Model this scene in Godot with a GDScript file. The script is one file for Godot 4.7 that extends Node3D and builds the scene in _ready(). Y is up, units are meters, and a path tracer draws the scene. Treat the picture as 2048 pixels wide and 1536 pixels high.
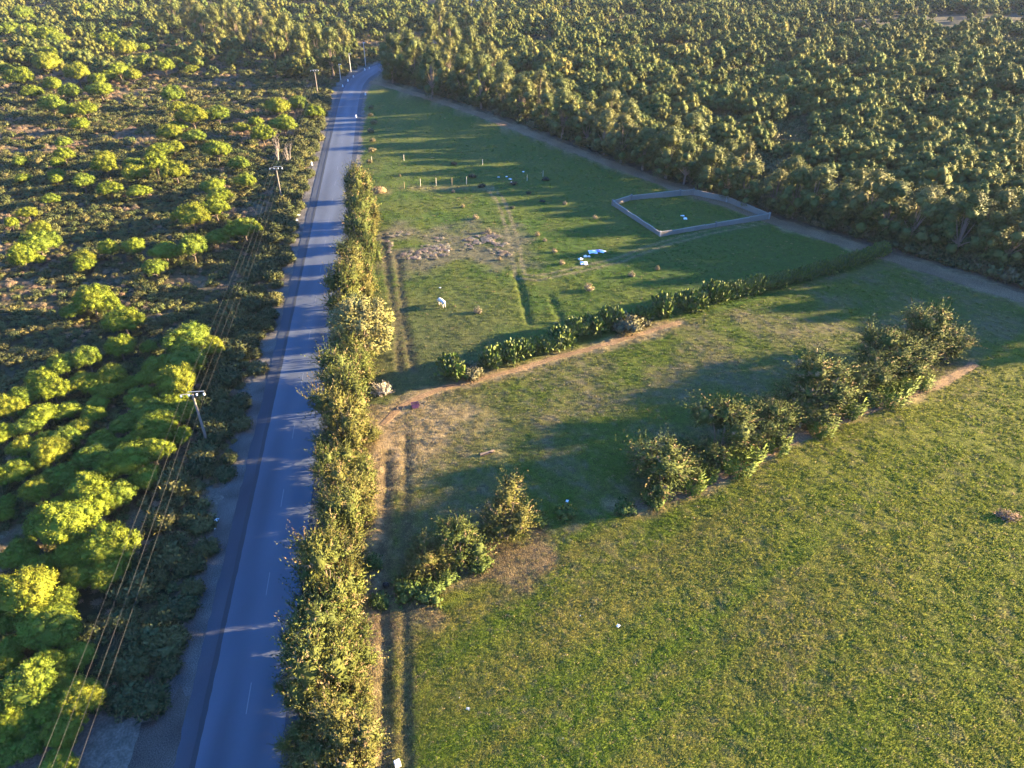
extends Node3D
# A drone's view of a country road at low sun: scrub with umbrella pines, a feathery tree row, grazed fields, hedges, a eucalyptus row and forest.

const PINES := [[-31.1, -25.7, 0.46, 0.00], [-35, -26.5, 0.44, 0.00], [-33.6, -27, 0.35, 0.00], [-31.6, -27.5, 0.51, 0.00], [-35.8, -28.1, 0.50, 0.00], [-34.9, -28.3, 0.38, 0.00], [-35.6, -29.2, 0.66, 0.00], [-33.7, -29.7, 0.56, 0.00], [-31.6, -30, 0.61, 0.00], [-35.5, -30.8, 0.72, 0.00], [-34.1, -31.2, 0.50, 0.00], [-39.1, -33.3, 0.41, 0.00], [-35.7, -33.1, 0.57, 0.00], [-34.1, -33.9, 0.50, 0.00], [-39.8, -34.8, 0.44, 0.00], [-36.4, -35.6, 0.67, 0.00], [-41.4, -36.6, 0.43, 0.00], [-37.7, -36.3, 0.87, 0.00], [-41.8, -38.2, 0.47, 1.00], [-37.8, -38.7, 0.54, 1.00], [-39.9, -38.7, 0.87, 1.00], [-43.2, -40.4, 0.55, 1.00], [-37.5, -41.4, 0.52, 1.00], [-35.2, -41.9, 0.60, 1.00], [-41.6, -42.6, 0.58, 1.00], [-38.8, -43.6, 0.64, 1.00], [-44.2, -44.3, 0.63, 1.00], [-35.7, -44.1, 0.87, 1.00], [-40.6, -45.9, 0.99, 1.00], [-44.8, -47.8, 0.46, 1.00], [-49.4, -50, 0.35, 1.00], [-40.1, -49.5, 0.67, 1.00], [-44.1, -50.6, 0.45, 1.00], [-50, -51.1, 0.40, 1.00], [-39.1, -51.9, 0.65, 1.00], [-47.1, -52.3, 0.58, 1.00], [-41.9, -52.1, 0.71, 3.00], [-37.3, -54.2, 0.54, 3.00], [-52.3, -54.8, 0.42, 2.00], [-46, -54.1, 0.66, 2.00], [-41.6, -54.9, 0.59, 3.00], [-50.6, -55.1, 0.67, 2.00], [-39.3, -55.7, 0.88, 3.00], [-48.6, -57.6, 0.72, 2.00], [-43.9, -57.6, 0.72, 3.00], [-38, -58, 0.66, 3.00], [-53, -59.6, 0.55, 2.00], [-41.8, -60.1, 0.58, 3.00], [-50.8, -60.9, 0.53, 2.00], [-45, -61.1, 0.56, 3.00], [-36.9, -61.6, 0.52, 3.00], [-48.8, -61, 0.67, 2.00], [-39.4, -60.8, 0.82, 3.00], [-56.6, -62.1, 0.58, 2.00], [-48.2, -62.9, 0.50, 5.00], [-54.5, -63.2, 0.58, 4.00], [-43.8, -63.8, 0.58, 5.00], [-39, -63.4, 0.77, 5.00], [-53.7, -65.1, 0.66, 4.00], [-48.3, -65.7, 0.51, 5.00], [-37.3, -66.2, 0.54, 5.00], [-41.5, -65.3, 0.78, 5.00], [-58.3, -65.9, 0.68, 4.00], [-51.5, -66.4, 0.59, 4.00], [-49.2, -68.1, 0.52, 5.00], [-40, -67.9, 0.70, 5.00], [-57.6, -68.4, 0.61, 4.00], [-44.1, -68.8, 0.69, 5.00], [-54.8, -69.5, 0.69, 4.00], [-48.3, -70.1, 0.54, 5.00], [-50.5, -71.2, 0.54, 5.00], [-40, -70.6, 0.94, 5.00], [-47.5, -72.7, 0.46, 5.00], [-52.4, -72, 0.71, 6.00], [-58.2, -72.9, 0.68, 6.00], [-49.3, -72.9, 0.68, 6.00], [-45.9, -73.6, 0.51, 6.00], [-44.5, -74.8, 0.77, 6.00], [-56.9, -75.6, 0.70, 6.00], [-54.5, -77, 0.66, 6.00], [-41.3, -75.6, 0.95, 6.00], [-48.2, -80.7, 0.41, 6.00], [-51.5, -79.6, 0.72, 6.00], [-39.7, -80, 0.70, 6.00], [-42.6, -80.1, 1.16, 6.00], [-53.8, -86.1, 0.99, 7.00], [-63.3, -90.5, 0.59, 7.00], [-58.7, -91.8, 0.60, 7.00], [-61, -91.7, 0.99, 7.00], [-57.3, -104.6, 0.71, 9.00], [-69.7, -106.3, 0.61, 9.00], [-78.7, -109.4, 0.35, 8.00], [-80.3, -107.7, 0.78, 8.00], [-80.1, -107.8, 0.79, 8.00], [-71, -109.1, 0.68, 9.00], [-68, -111.5, 0.63, 9.00], [-53.4, -110.7, 0.86, 9.00], [-58.1, -110.7, 0.97, 9.00], [-64, -112.5, 0.75, 9.00], [-79.5, -111.3, 1.09, 8.00], [-51.4, -116.5, 0.77, 9.00], [-47.2, -118.9, 1.09, 9.00], [-85.2, -121.5, 0.74, 8.00], [-92.3, -124.5, 0.44, 8.00], [-58.1, -124, 1.18, 9.00], [-91.9, -129.4, 0.71, 10.00], [-56, -129.3, 0.97, 11.00], [-91.7, -136.9, 0.61, 10.00], [-58.4, -138, 0.95, 11.00], [-76.2, -141.1, 0.83, 11.00], [-81.9, -141.6, 0.90, 10.00], [-61.2, -143, 0.98, 11.00], [-89.2, -145.3, 0.78, 10.00], [-105, -150.2, 0.55, 10.00], [-97.4, -150.1, 0.62, 10.00], [-56.1, -147.9, 0.87, 11.00], [-80.4, -149.4, 1.02, 11.00], [-98.8, -153.2, 0.67, 10.00], [-71.5, -149.9, 1.09, 11.00], [-88.5, -154, 0.97, 10.00], [-102.9, -160.6, 0.54, 10.00], [-78.7, -156.4, 0.98, 11.00], [-84.6, -158.4, 0.84, 11.00], [-111.6, -161.1, 0.62, 10.00], [-61.5, -159.6, 0.84, 13.00], [-92.1, -161.4, 0.85, 12.00], [-102.9, -164.1, 0.79, 12.00], [-81.9, -165.5, 1.18, 13.00], [-68.4, -166.3, 1.11, 13.00], [-81.5, -172.7, 0.90, 13.00], [-110.3, -177.3, 0.76, 12.00], [-79.4, -180.6, 1.02, 13.00], [-62, -180.6, 1.02, 13.00], [-84.8, -180.5, 1.10, 13.00], [-71, -190.6, 0.80, 15.00], [-87.6, -191.4, 0.81, 15.00], [-113.7, -192.7, 0.99, 14.00], [-58.9, -188.8, 1.32, 15.00], [-69.4, -199.3, 0.74, 15.00], [-84.1, -193.8, 1.35, 15.00], [-79.5, -199.5, 1.11, 15.00], [-118.5, -205.2, 1.04, 14.00], [-54.9, -205.2, 1.04, 15.00], [-124.2, -207.1, 1.05, 14.00], [-65.2, -206.7, 1.24, 15.00], [-96.4, -213.6, 0.79, 15.00], [-130.1, -209.6, 1.26, 14.00], [-61.1, -213, 1.08, 15.00], [-100, -220, 1.21, 17.00], [-145.6, -228.1, 1.04, 16.00], [-134.4, -227.9, 1.14, 16.00], [-145.8, -239, 0.98, 16.00], [-126.9, -231.4, 1.58, 17.00], [-136.3, -248.9, 1.12, 17.00], [-134.8, -253.5, 0.92, 17.00], [-126.5, -253.2, 1.03, 17.00], [-158.9, -245.1, 1.55, 16.00], [-142.9, -249.3, 1.46, 17.00], [-174.9, -263.4, 0.95, 16.00], [-133.5, -259.1, 1.40, 17.00], [-121.2, -265.6, 1.19, 17.00], [-113.2, -269.3, 0.97, 17.00], [-159.6, -262.7, 1.65, 16.00], [-132.2, -275.5, 0.99, 19.00], [-123.9, -284, 0.89, 19.00], [-120.3, -287.8, 0.77, 19.00], [-133.4, -290.4, 1.03, 19.00], [-172.9, -286.9, 1.53, 18.00], [-187.8, -294.8, 1.31, 18.00], [-147.8, -296.1, 1.44, 19.00], [-200.9, -304.4, 1.21, 18.00], [-150.3, -315.1, 0.97, 19.00], [-197.2, -321.8, 0.85, 18.00], [-158.6, -306.7, 1.62, 19.00], [-204.7, -326.5, 1.29, 18.00], [-182, -339.4, 0.89, 20.00], [-185.2, -316.9, 1.75, 20.00], [-169.5, -346.4, 0.91, 20.00], [-197, -330.6, 1.75, 20.00], [-208.7, -337.3, 1.75, 20.00], [-222.1, -347.2, 1.75, 20.00], [-187.8, -370, 0.81, 20.00], [-170.1, -369.2, 0.96, 20.00], [-179.4, -375.4, 0.82, 20.00], [-217.7, -419.3, 0.72, 20.00], [-240.9, -389.7, 1.75, 20.00], [-270.8, -425.1, 0.92, 20.00], [-211.7, -420.7, 1.09, 20.00], [-219.1, -411.1, 1.59, 20.00], [-227.1, -447, 0.96, 20.00]]
const ROADSIDE_TREES := [[-13.7, -24.5, 0.80], [-10.5, -24.7, 0.99], [-11.2, -25.9, 1.27], [-14.2, -26.5, 0.69], [-10.1, -27.4, 0.56], [-12.9, -28.4, 0.85], [-15.5, -29.8, 0.51], [-13.4, -29.9, 1.29], [-10.9, -29.9, 0.66], [-12.6, -32.4, 0.83], [-12, -33.7, 0.85], [-14.3, -34.1, 1.30], [-16.4, -34.1, 0.47], [-14.2, -34.3, 0.78], [-13.6, -37.2, 0.73], [-14.7, -37.4, 0.65], [-14.7, -37.9, 1.29], [-13.2, -40.3, 0.51], [-15.1, -42.1, 1.29], [-14.2, -42.4, 0.79], [-17.1, -44, 0.80], [-14.9, -45.4, 1.17], [-16.4, -47.9, 0.75], [-15.8, -49.5, 1.32], [-14, -49.8, 0.58], [-17.6, -53, 0.90], [-16.1, -54.2, 1.20], [-14.8, -54.4, 0.71], [-18, -57.6, 0.94], [-17.5, -58.5, 1.36], [-16, -62.5, 0.78], [-18.1, -63, 0.67], [-18.8, -63.9, 0.90], [-18, -64, 1.23], [-19.4, -68.2, 1.40], [-20.1, -69.2, 0.83], [-18.6, -72.3, 1.10], [-19.8, -75, 1.37], [-22, -84.2, 0.95], [-20.1, -86.3, 0.83], [-23.1, -89.4, 1.34], [-21, -92.1, 0.87], [-22.7, -94.6, 1.40], [-25.4, -101.9, 0.94], [-22.7, -102, 0.79], [-24.1, -103, 1.34], [-23, -108.5, 0.82], [-25, -111.1, 1.33], [-24.9, -116.7, 0.87], [-26.8, -119.6, 1.41], [-25.8, -125.4, 0.83], [-28.9, -128.4, 0.94], [-28.3, -130.3, 1.36], [-31.3, -141.9, 1.22]]
const FIELD_TREES := [[14.5, -54.1, 0.81], [16.1, -53.6, 1.48], [19.1, -55.5, 0.62], [20.3, -57.5, 0.84], [23.4, -59.5, 1.38], [26.6, -60.6, 0.87], [29.4, -61.7, 1.04], [33.1, -66.2, 1.03], [33.8, -63.9, 0.79], [35.6, -66.6, 1.59], [37.2, -66.2, 0.92], [40.4, -70, 1.13], [42.9, -69.7, 0.95], [44.6, -71.8, 1.09], [47, -74.4, 1.42], [50.3, -74.5, 1.24], [53, -76.8, 1.14], [55.9, -79.5, 1.55], [58.7, -79.2, 0.91]]
const CORNER_TREES := [[-7.7, -43.4, 0.84], [-4.7, -44.7, 0.94], [-0.6, -47.9, 1.07]]
const ROUND_TREE := [[-19.2, -78.7, 1.65]]
const BRIGHT_SHRUBS := [[14, -53.3, 0.78], [18.5, -54.6, 1.17], [20.3, -56.2, 0.95], [23.8, -57.2, 1.44], [25.8, -59.1, 1.23], [28.9, -60.8, 1.25], [35, -64.1, 1.29], [39.8, -67.5, 1.34], [43, -69.5, 0.82], [45.4, -69.8, 1.50], [48.2, -72.4, 1.40], [51.1, -73.7, 1.14]]
const GAP_SHRUBS := [[-9.1, -41.3, 1.19], [-7.2, -40.7, 1.08], [-6, -42.5, 0.91], [-11.4, -40.1, 0.78], [-2.9, -44.2, 0.93], [2.5, -50, 0.89], [5.2, -50.8, 0.81], [11.2, -51.4, 0.90], [14.3, -52.5, 1.14], [-12.7, -44.3, 0.83]]
const CACTI := [[-7.7, -76, 1.61], [-2.6, -78.2, 1.23], [-0.6, -79.6, 1.38], [1.4, -81.4, 1.41], [4.2, -82.4, 1.28], [6.6, -83.7, 1.43], [8.9, -86.2, 1.32], [11.1, -87.2, 1.48], [13.8, -88.6, 1.35], [19.1, -90.8, 1.22], [22.2, -92.1, 1.54], [26, -93.6, 1.49], [27.7, -94.7, 1.26], [30.6, -96.4, 1.43], [32.6, -97.7, 1.28], [33.6, -98.1, 1.21], [34.7, -98.6, 1.21], [35.8, -99, 1.20], [36.8, -99.5, 1.20], [37.9, -100, 1.19], [39, -100.4, 1.19], [40.1, -100.9, 1.18], [41.2, -101.5, 1.17], [42.3, -102, 1.17], [43.5, -102.5, 1.16], [44.6, -103.1, 1.16], [45.8, -103.7, 1.15], [47, -104.3, 1.15], [48.2, -104.9, 1.14], [49.4, -105.6, 1.14], [50.6, -106.3, 1.13], [51.9, -107, 1.13], [53.1, -107.7, 1.12], [54.4, -108.4, 1.12], [55.7, -109.2, 1.11], [57.1, -110, 1.11], [58.4, -110.8, 1.10], [59.8, -111.6, 1.10], [61.2, -112.4, 1.09], [62.6, -113.3, 1.09], [64, -114.1, 1.08]]
const ROUND_BUSHES := [[-5.4, -76, 2.44], [16.3, -87.6, 3.41], [19.3, -89.4, 1.44]]
const EUCALYPTS := [[-40.8, -263.8], [-31.9, -253.8], [-23.4, -243], [-15.5, -232.9], [-8.9, -223.6], [-2.8, -213.7], [3.6, -204], [8.9, -196], [13.8, -187.6], [18.3, -179.8], [22.5, -172.5], [26.4, -165.7], [30.2, -159.7], [33.8, -154.8], [37.4, -149.7], [41.1, -145.6], [44.4, -141.9], [48, -138.4], [51.4, -134.7], [54.7, -131.2], [58, -128.1], [61, -124.8], [63.9, -121.7], [66.8, -118.9], [69.6, -116.3], [72.7, -113.7], [75.7, -111.2], [78.4, -108.4], [81.4, -105.7], [84.3, -103.1], [87.3, -100.3], [90.3, -97.2], [93.3, -93.9], [96.3, -90.1], [99.6, -86.2]]
const TRACK := [[-57.2, -267.3], [-43.1, -255.4], [-27.8, -238.6], [-10.8, -216.1], [3.5, -195.5], [15.6, -178], [26, -162.7], [35.2, -150.4], [43.5, -140.4], [50.5, -130.1], [57.2, -122.2], [63.3, -115], [69, -108.8], [74.3, -103.1], [79, -97.9], [85.4, -90.1], [92.6, -81.1]]
const CACTUS_PATH := [[-15.1, -65.6], [-13.5, -69.4], [-11.6, -71.2], [-9, -73.2], [-4.1, -75.4], [1, -78], [6.4, -80.9], [12.1, -83.7], [18.1, -86.8], [24.4, -90.1]]
const CACTUS_PATH_FAR := [[24.4, -90.1], [31.8, -93.6], [40.9, -98.9], [50.9, -105], [62.7, -111.6]]
const TREE_PATH := [[10.3, -51.9], [13.9, -52.4], [18.3, -54.1], [22, -56.3], [25.8, -58.9], [30, -61.6], [35.6, -64.8], [41.5, -67.9], [47.7, -71.2], [54.3, -74.5], [61.3, -79.2]]
const BARE_STRIP := [[-11.5, -40.5], [-7.6, -40.8], [-4.2, -42.1], [-1.1, -43.9], [3.1, -46]]
const EDGE_PATH := [[-8.9, -20.8], [-9.7, -26], [-10.4, -31.1], [-11.6, -37.9], [-12.3, -43.3], [-13.3, -53], [-14.4, -61], [-14.5, -65.6]]
const RUT_A := [[-8.8, -26], [-10.1, -35.5], [-11.1, -40.5], [-12.7, -53], [-13.7, -61]]
const RUT_B := [[-7.3, -26], [-8.6, -35.5], [-9.5, -41.6], [-10.7, -53], [-11.9, -63.7]]
const RUT_C := [[-14.6, -77.4], [-16.3, -87.9], [-19.2, -100.6], [-21.5, -112], [-23.5, -123.1]]
const RUT_D := [[-12.8, -77.4], [-15.8, -90.8], [-18.1, -104.2], [-19.7, -114.1]]
const DITCH := [[2.5, -90.1], [1.8, -97.2], [1.3, -102.4], [0.7, -106.1]]
const DITCH_FAR := [[7.6, -89.4], [6.8, -93.9], [5.9, -98.9]]
const FIELD_TRACK := [[-4.9, -149.4], [-2.5, -141.9], [-1.2, -133.3], [0.1, -122], [0.8, -114.1], [1.3, -105.7], [4.1, -105], [11.3, -108], [18.5, -112], [27.4, -118.9], [36.7, -124.3], [49.7, -130.4]]
const FENCE_PATH := [[-29.3, -145.6], [-23.8, -147.5], [-17.6, -149.4], [-8, -149.7], [-4.7, -148.7]]
const WALL := [[20.3, -138.6], [24.5, -141.9], [35.1, -144.9], [38.1, -145.6], [44, -141], [49.7, -131.5], [38.2, -126.6], [27, -122]]
const POSTS := [[-19.7, -150], [-16.4, -150.7], [-13, -151], [-9.9, -151.7], [-23, -148.7], [-25.6, -168.5], [-33.1, -167.7], [3.3, -154.1], [6.9, -156.9], [-6.9, -165.7]]
const DRY_SHRUBS := [[-9.8, -137.2, 1.40], [-7, -130.9, 1.74], [-4.4, -123.9, 1.66], [4.7, -122.2, 1.55], [7.4, -114.8, 1.39], [-12.4, -146.2, 1.16], [-25, -156.9, 1.01], [12.1, -100.6, 2.21], [19.5, -105.5, 1.63], [24.2, -108, 1.33], [8.4, -110, 1.43], [-5.1, -93.2, 1.79], [-8.6, -95.1, 0.53], [16, -130.7, 1.35], [10.7, -138.9, 1.21], [-2.1, -112, 1.20], [37.7, -78, 1.97], [5.9, -119.6, 1.08]]
const DARK_BUSHES := [[0.4, -151.7, 1.41], [7.5, -154.4, 1.43], [3.5, -145.6, 0.95], [-13.6, -165.7, 1.40], [-8.9, -156.5, 1.56], [-6.5, -150, 1.51], [0.1, -136.7, 1.00], [6.2, -140.4, 1.02]]
const LITTER := [[-3, -156.5, 0.56], [-1.2, -156.9, 0.56], [-0.4, -155.1, 0.66], [-0.1, -153, 0.66], [2.6, -160.5, 0.57], [33.3, -132.8, 0.78], [33.5, -131.2, 0.87], [-3.3, -30.3, 0.30], [8.9, -37.8, 0.34], [-8, -26.1, 0.42], [56.9, -140.7, 1.02], [-11.1, -115.6, 0.44], [-11.4, -101.5, 0.32], [5.6, -52.9, 0.36], [4.6, -51.6, 0.30], [-4, -31.2, 0.11], [5.8, -38.8, 0.13], [3.7, -28, 0.14], [-29.1, -50.3, 0.44], [-28.9, -49.1, 0.29], [-42, -133.3, 0.88], [-41.6, -130.7, 0.77]]
const SHEETS := [[12.1, -110.2, 1.27], [11.7, -111.8, 0.77], [12.6, -112.9, 0.60], [13.2, -112.9, 0.43], [14.1, -114.8, 1.48], [15.7, -115, 1.05], [15.1, -115.2, 0.87]]
const MARKERS := [[-56.7, -252.2], [-56.7, -261.2], [-56.1, -268.2], [-54.3, -281.1], [-53.1, -284], [-47, -240], [-44.7, -210.8], [-50.2, -185.7], [-46.8, -165.7]]
const BRUSH_PATCH := [[-23.4, -123.1], [-20.8, -124.3], [-13.1, -121.3], [-8.5, -120.8], [-6, -125.1], [-2.2, -123.1], [0.5, -116.3], [-0.3, -113.1], [-5.6, -115.2], [-10.7, -113.7], [-16.3, -110], [-21, -113.1]]
const FAR_TALL_TREES := [[-132.7, -335.8, 1.28], [-124.1, -329.4, 1.25], [-117.8, -335.8, 1.28], [-105.8, -317.2, 1.21], [-92.6, -299.6, 1.28], [-91.7, -317.2, 1.21], [-77.5, -284.5, 1.22], [-73.1, -289.4, 1.24], [-63.3, -270, 1.28], [-65.1, -295.2, 1.14], [-134.6, -372.9, 1.25], [-150.1, -371.5, 1.40], [-113.7, -357.7, 1.20], [-163.9, -382.7, 1.44], [-40.7, -257.4, 1.22], [-33.9, -256.8, 1.33], [-25.2, -234.7, 1.23], [-20.8, -258, 1.12], [-14.4, -234.7, 1.23], [-9.3, -221.7, 1.17], [-30.9, -294.4, 1.26], [-24.1, -305, 1.30], [-15.7, -290.1, 1.12], [-45.5, -318.2, 1.08], [-7.6, -267.5, 0.93], [-2.1, -222.4, 0.98], [2.2, -210.5, 0.93], [-20.4, -343.6, 1.16], [-33.1, -365.2, 1.23], [-10.7, -343.6, 1.16]]

var rng := RandomNumberGenerator.new()
var broad := FastNoiseLite.new()
var fine := FastNoiseLite.new()
var patchy := FastNoiseLite.new()
var mats := {}
var taken := {}
var lines := {}
var road_line: Array = []

class Buf:
	var v := PackedVector3Array()
	var n := PackedVector3Array()
	var c := PackedColorArray()
	func tri(a: Vector3, b: Vector3, d: Vector3, na: Vector3, nb: Vector3, nd: Vector3, col: Color) -> void:
		# front faces run clockwise: wind the triangle so that its face looks along its normals
		if (b - a).cross(d - a).dot(na + nb + nd) > 0.0:
			v.append(a); v.append(d); v.append(b)
			n.append(na); n.append(nd); n.append(nb)
		else:
			v.append(a); v.append(b); v.append(d)
			n.append(na); n.append(nb); n.append(nd)
		c.append(col); c.append(col); c.append(col)
	func flat(a: Vector3, b: Vector3, d: Vector3, out: Vector3, col: Color) -> void:
		var nn := (b - a).cross(d - a).normalized()
		if nn.dot(out) < 0.0: nn = -nn
		tri(a, b, d, nn, nn, nn, col)
	func quad(a: Vector3, b: Vector3, d: Vector3, e: Vector3, out: Vector3, col: Color) -> void:
		flat(a, b, d, out, col); flat(a, d, e, out, col)
	func leaf(p: Vector3, dir: Vector3, nor: Vector3, l: float, w: float, col: Color) -> void:
		var s := dir.cross(nor)
		if s.length_squared() < 1e-5: s = dir.cross(Vector3(0.31, 0.8, 0.5))
		s = s.normalized() * w * 0.5
		var m := p + dir * l * 0.45
		var t := p + dir * l
		tri(p, m + s, t, nor, nor, nor, col)
		tri(p, t, m - s, nor, nor, nor, col)
	func ball(o: Vector3, r: Vector3, rows: int, cols: int, col: Color, wob := 0.0, g: RandomNumberGenerator = null) -> void:
		var ring: Array = []
		for i in rows + 1:
			var th := PI * i / rows
			var one: Array = []
			for j in cols:
				var ph := TAU * j / cols + i * 0.4
				var d := Vector3(sin(th) * cos(ph), cos(th), sin(th) * sin(ph))
				var k := 1.0 + (g.randf_range(-wob, wob) if g else 0.0)
				one.append([o + d * r * k, (d / r).normalized()])
			ring.append(one)
		for i in rows:
			for j in cols:
				var a = ring[i][j]; var b = ring[i][(j + 1) % cols]; var d = ring[i + 1][j]; var e = ring[i + 1][(j + 1) % cols]
				tri(a[0], b[0], e[0], a[1], b[1], e[1], col)
				tri(a[0], e[0], d[0], a[1], e[1], d[1], col)
	func tube(pts: Array, rad: Array, sides: int, col: Color) -> void:
		var prev: Array = []
		for i in pts.size():
			var d: Vector3 = (pts[mini(i + 1, pts.size() - 1)] - pts[maxi(i - 1, 0)]).normalized()
			var sx := d.cross(Vector3(0, 0, 1) if absf(d.z) < 0.8 else Vector3(1, 0, 0)).normalized()
			var sy := d.cross(sx)
			var ring: Array = []
			for j in sides:
				var a := TAU * j / sides
				var q := sx * cos(a) + sy * sin(a)
				ring.append([pts[i] + q * rad[i], q])
			if i:
				for j in sides:
					var a = prev[j]; var b = prev[(j + 1) % sides]; var e = ring[j]; var f = ring[(j + 1) % sides]
					tri(a[0], b[0], f[0], a[1], b[1], f[1], col)
					tri(a[0], f[0], e[0], a[1], f[1], e[1], col)
			prev = ring
		for j in range(1, sides - 1):
			var dd: Vector3 = pts[-1] - pts[-2]
			flat(prev[0][0], prev[j][0], prev[j + 1][0], dd, col)
	func box(o: Vector3, s: Vector3, col: Color, b := Basis()) -> void:
		var h := s * 0.5
		for ax in 3:
			for sg in [-1.0, 1.0]:
				var d := Vector3(); d[ax] = sg
				var u := Vector3(); u[(ax + 1) % 3] = 1.0
				var w := Vector3(); w[(ax + 2) % 3] = 1.0
				var q := func(x: float, y: float) -> Vector3: return o + b * ((d + u * x + w * y) * h)
				quad(q.call(-1, -1), q.call(1, -1), q.call(1, 1), q.call(-1, 1), b * d, col)
	func mesh(m: Material) -> ArrayMesh:
		var a := []
		a.resize(Mesh.ARRAY_MAX)
		a[Mesh.ARRAY_VERTEX] = v; a[Mesh.ARRAY_NORMAL] = n; a[Mesh.ARRAY_COLOR] = c
		var am := ArrayMesh.new()
		am.add_surface_from_arrays(Mesh.PRIMITIVE_TRIANGLES, a)
		am.surface_set_material(0, m)
		return am

# ------------------------------------------------------------------ small helpers
func ordinal(k: int) -> String:
	var low := ["first", "second", "third", "fourth", "fifth", "sixth", "seventh", "eighth", "ninth", "tenth", "eleventh", "twelfth", "thirteenth", "fourteenth", "fifteenth", "sixteenth", "seventeenth", "eighteenth", "nineteenth"]
	if k < 20: return low[k - 1]
	var tens := ["twentieth", "thirtieth", "fortieth", "fiftieth", "sixtieth", "seventieth", "eightieth", "ninetieth"]
	var tn := ["twenty", "thirty", "forty", "fifty", "sixty", "seventy", "eighty", "ninety"]
	if k >= 100: return "hundred and " + ordinal(k - 100) if k > 100 else "hundredth"
	return tens[k / 10 - 2] if k % 10 == 0 else tn[k / 10 - 2] + "-" + low[k % 10 - 1]

func numbered(called: String) -> String:
	var k: int = taken.get(called, -1) + 1
	taken[called] = k
	return called if k == 0 else "%s_%03d" % [called, k]

func tag(o: Node, label: String, category: String, group := "") -> void:
	o.set_meta("label", label)
	o.set_meta("category", category)
	if group: o.set_meta("group", group)

func part(called: String, m: Mesh, parent: Node, at := Vector3.ZERO) -> MeshInstance3D:
	var o := MeshInstance3D.new()
	o.name = called; o.mesh = m; o.position = at
	parent.add_child(o, true)
	return o

func thing(called: String, label: String, category: String, at: Vector3, turn := 0.0, scl := Vector3.ONE, group := "") -> Node3D:
	var o := Node3D.new()
	o.name = numbered(called)
	add_child(o, true)
	o.transform = Transform3D(Basis(Vector3.UP, turn) * Basis.from_scale(scl), at)
	tag(o, label, category, group)
	return o

func copy(src: Node3D, label: String, at: Vector3, turn: float, scl: Vector3) -> Node3D:
	var o: Node3D = src.duplicate()
	o.name = numbered(String(src.name))
	add_child(o, true)
	o.transform = Transform3D(Basis(Vector3.UP, turn) * Basis.from_scale(scl), at)
	o.set_meta("label", label)
	return o

func single(called: String, m: Mesh, label: String, category: String, at: Vector3, turn := 0.0, scl := Vector3.ONE, group := "") -> MeshInstance3D:
	var o := MeshInstance3D.new()
	o.name = numbered(called); o.mesh = m
	add_child(o, true)
	o.transform = Transform3D(Basis(Vector3.UP, turn) * Basis.from_scale(scl), at)
	tag(o, label, category, group)
	return o

func structure(called: String, m: Mesh, label := "") -> MeshInstance3D:
	var o := MeshInstance3D.new()
	o.name = numbered(called); o.mesh = m
	o.set_meta("kind", "structure")
	if label: o.set_meta("label", label)
	add_child(o, true)
	return o

func scatter(called: String, m: Mesh, where: Array, tints: Array, parent: Node) -> void:
	if where.is_empty(): return
	var mm := MultiMesh.new()
	mm.transform_format = MultiMesh.TRANSFORM_3D
	mm.use_colors = true
	mm.mesh = m
	mm.instance_count = where.size()
	for i in where.size():
		mm.set_instance_transform(i, where[i])
		mm.set_instance_color(i, tints[i])
	var o := MultiMeshInstance3D.new()
	o.name = called; o.multimesh = mm
	parent.add_child(o, true)

func stuff(called: String, label: String, category: String) -> Node3D:
	var o := Node3D.new()
	o.name = called
	o.set_meta("kind", "stuff")
	tag(o, label, category)
	add_child(o, true)
	return o

func seg_dist(p: Vector2, a: Vector2, b: Vector2) -> float:
	var ab := b - a
	return p.distance_to(a + ab * clampf((p - a).dot(ab) / ab.length_squared(), 0.0, 1.0))

func near_line(called: String, p: Vector2, reach: float) -> float:
	# distance to a named polyline, or INF when farther than REACH from its bounds
	var l: Array = lines[called]
	var box: Rect2 = l[1]
	if not box.grow(reach).has_point(p): return INF
	var best := INF
	var pts: PackedVector2Array = l[0]
	for i in pts.size() - 1: best = minf(best, seg_dist(p, pts[i], pts[i + 1]))
	return best

func keep_line(called: String, rows: Array) -> void:
	var pts := PackedVector2Array()
	for r in rows: pts.append(Vector2(r[0], r[1]))
	var box := Rect2(pts[0], Vector2.ZERO)
	for p in pts: box = box.expand(p)
	lines[called] = [pts, box]

func z_at(called: String, x: float) -> float:
	# z of a line that runs from small to large x
	var pts: PackedVector2Array = lines[called][0]
	var i := 0
	while i < pts.size() - 2 and x > pts[i + 1].x: i += 1
	return lerpf(pts[i].y, pts[i + 1].y, (x - pts[i].x) / (pts[i + 1].x - pts[i].x))

func road_x(z: float) -> float:
	# middle of the asphalt
	if z > -225.0: return -15.35 + (z + 26.02) * 0.15305 - 4.0
	var k := [[-225.0, -49.81], [-240.0, -51.8], [-255.0, -53.4], [-268.0, -53.6], [-282.0, -51.5], [-300.0, -46.0], [-325.0, -38.0], [-360.0, -27.0], [-420.0, -8.0], [-3000.0, 800.0]]
	for i in k.size() - 1:
		if z >= k[i + 1][0]: return lerpf(k[i][1], k[i + 1][1], (z - k[i][0]) / (k[i + 1][0] - k[i][0]))
	return 800.0

func zone(x: float, z: float) -> String:
	if x < road_x(z): return "scrub"
	if z < z_at("track", x) or z < -262.0: return "forest"
	if z < z_at("cactus", x): return "upper"
	if z < z_at("trees", x): return "middle"
	return "front"

func road_gap(x: float, z: float) -> float:
	return absf(x - road_x(z)) * 0.985

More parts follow.
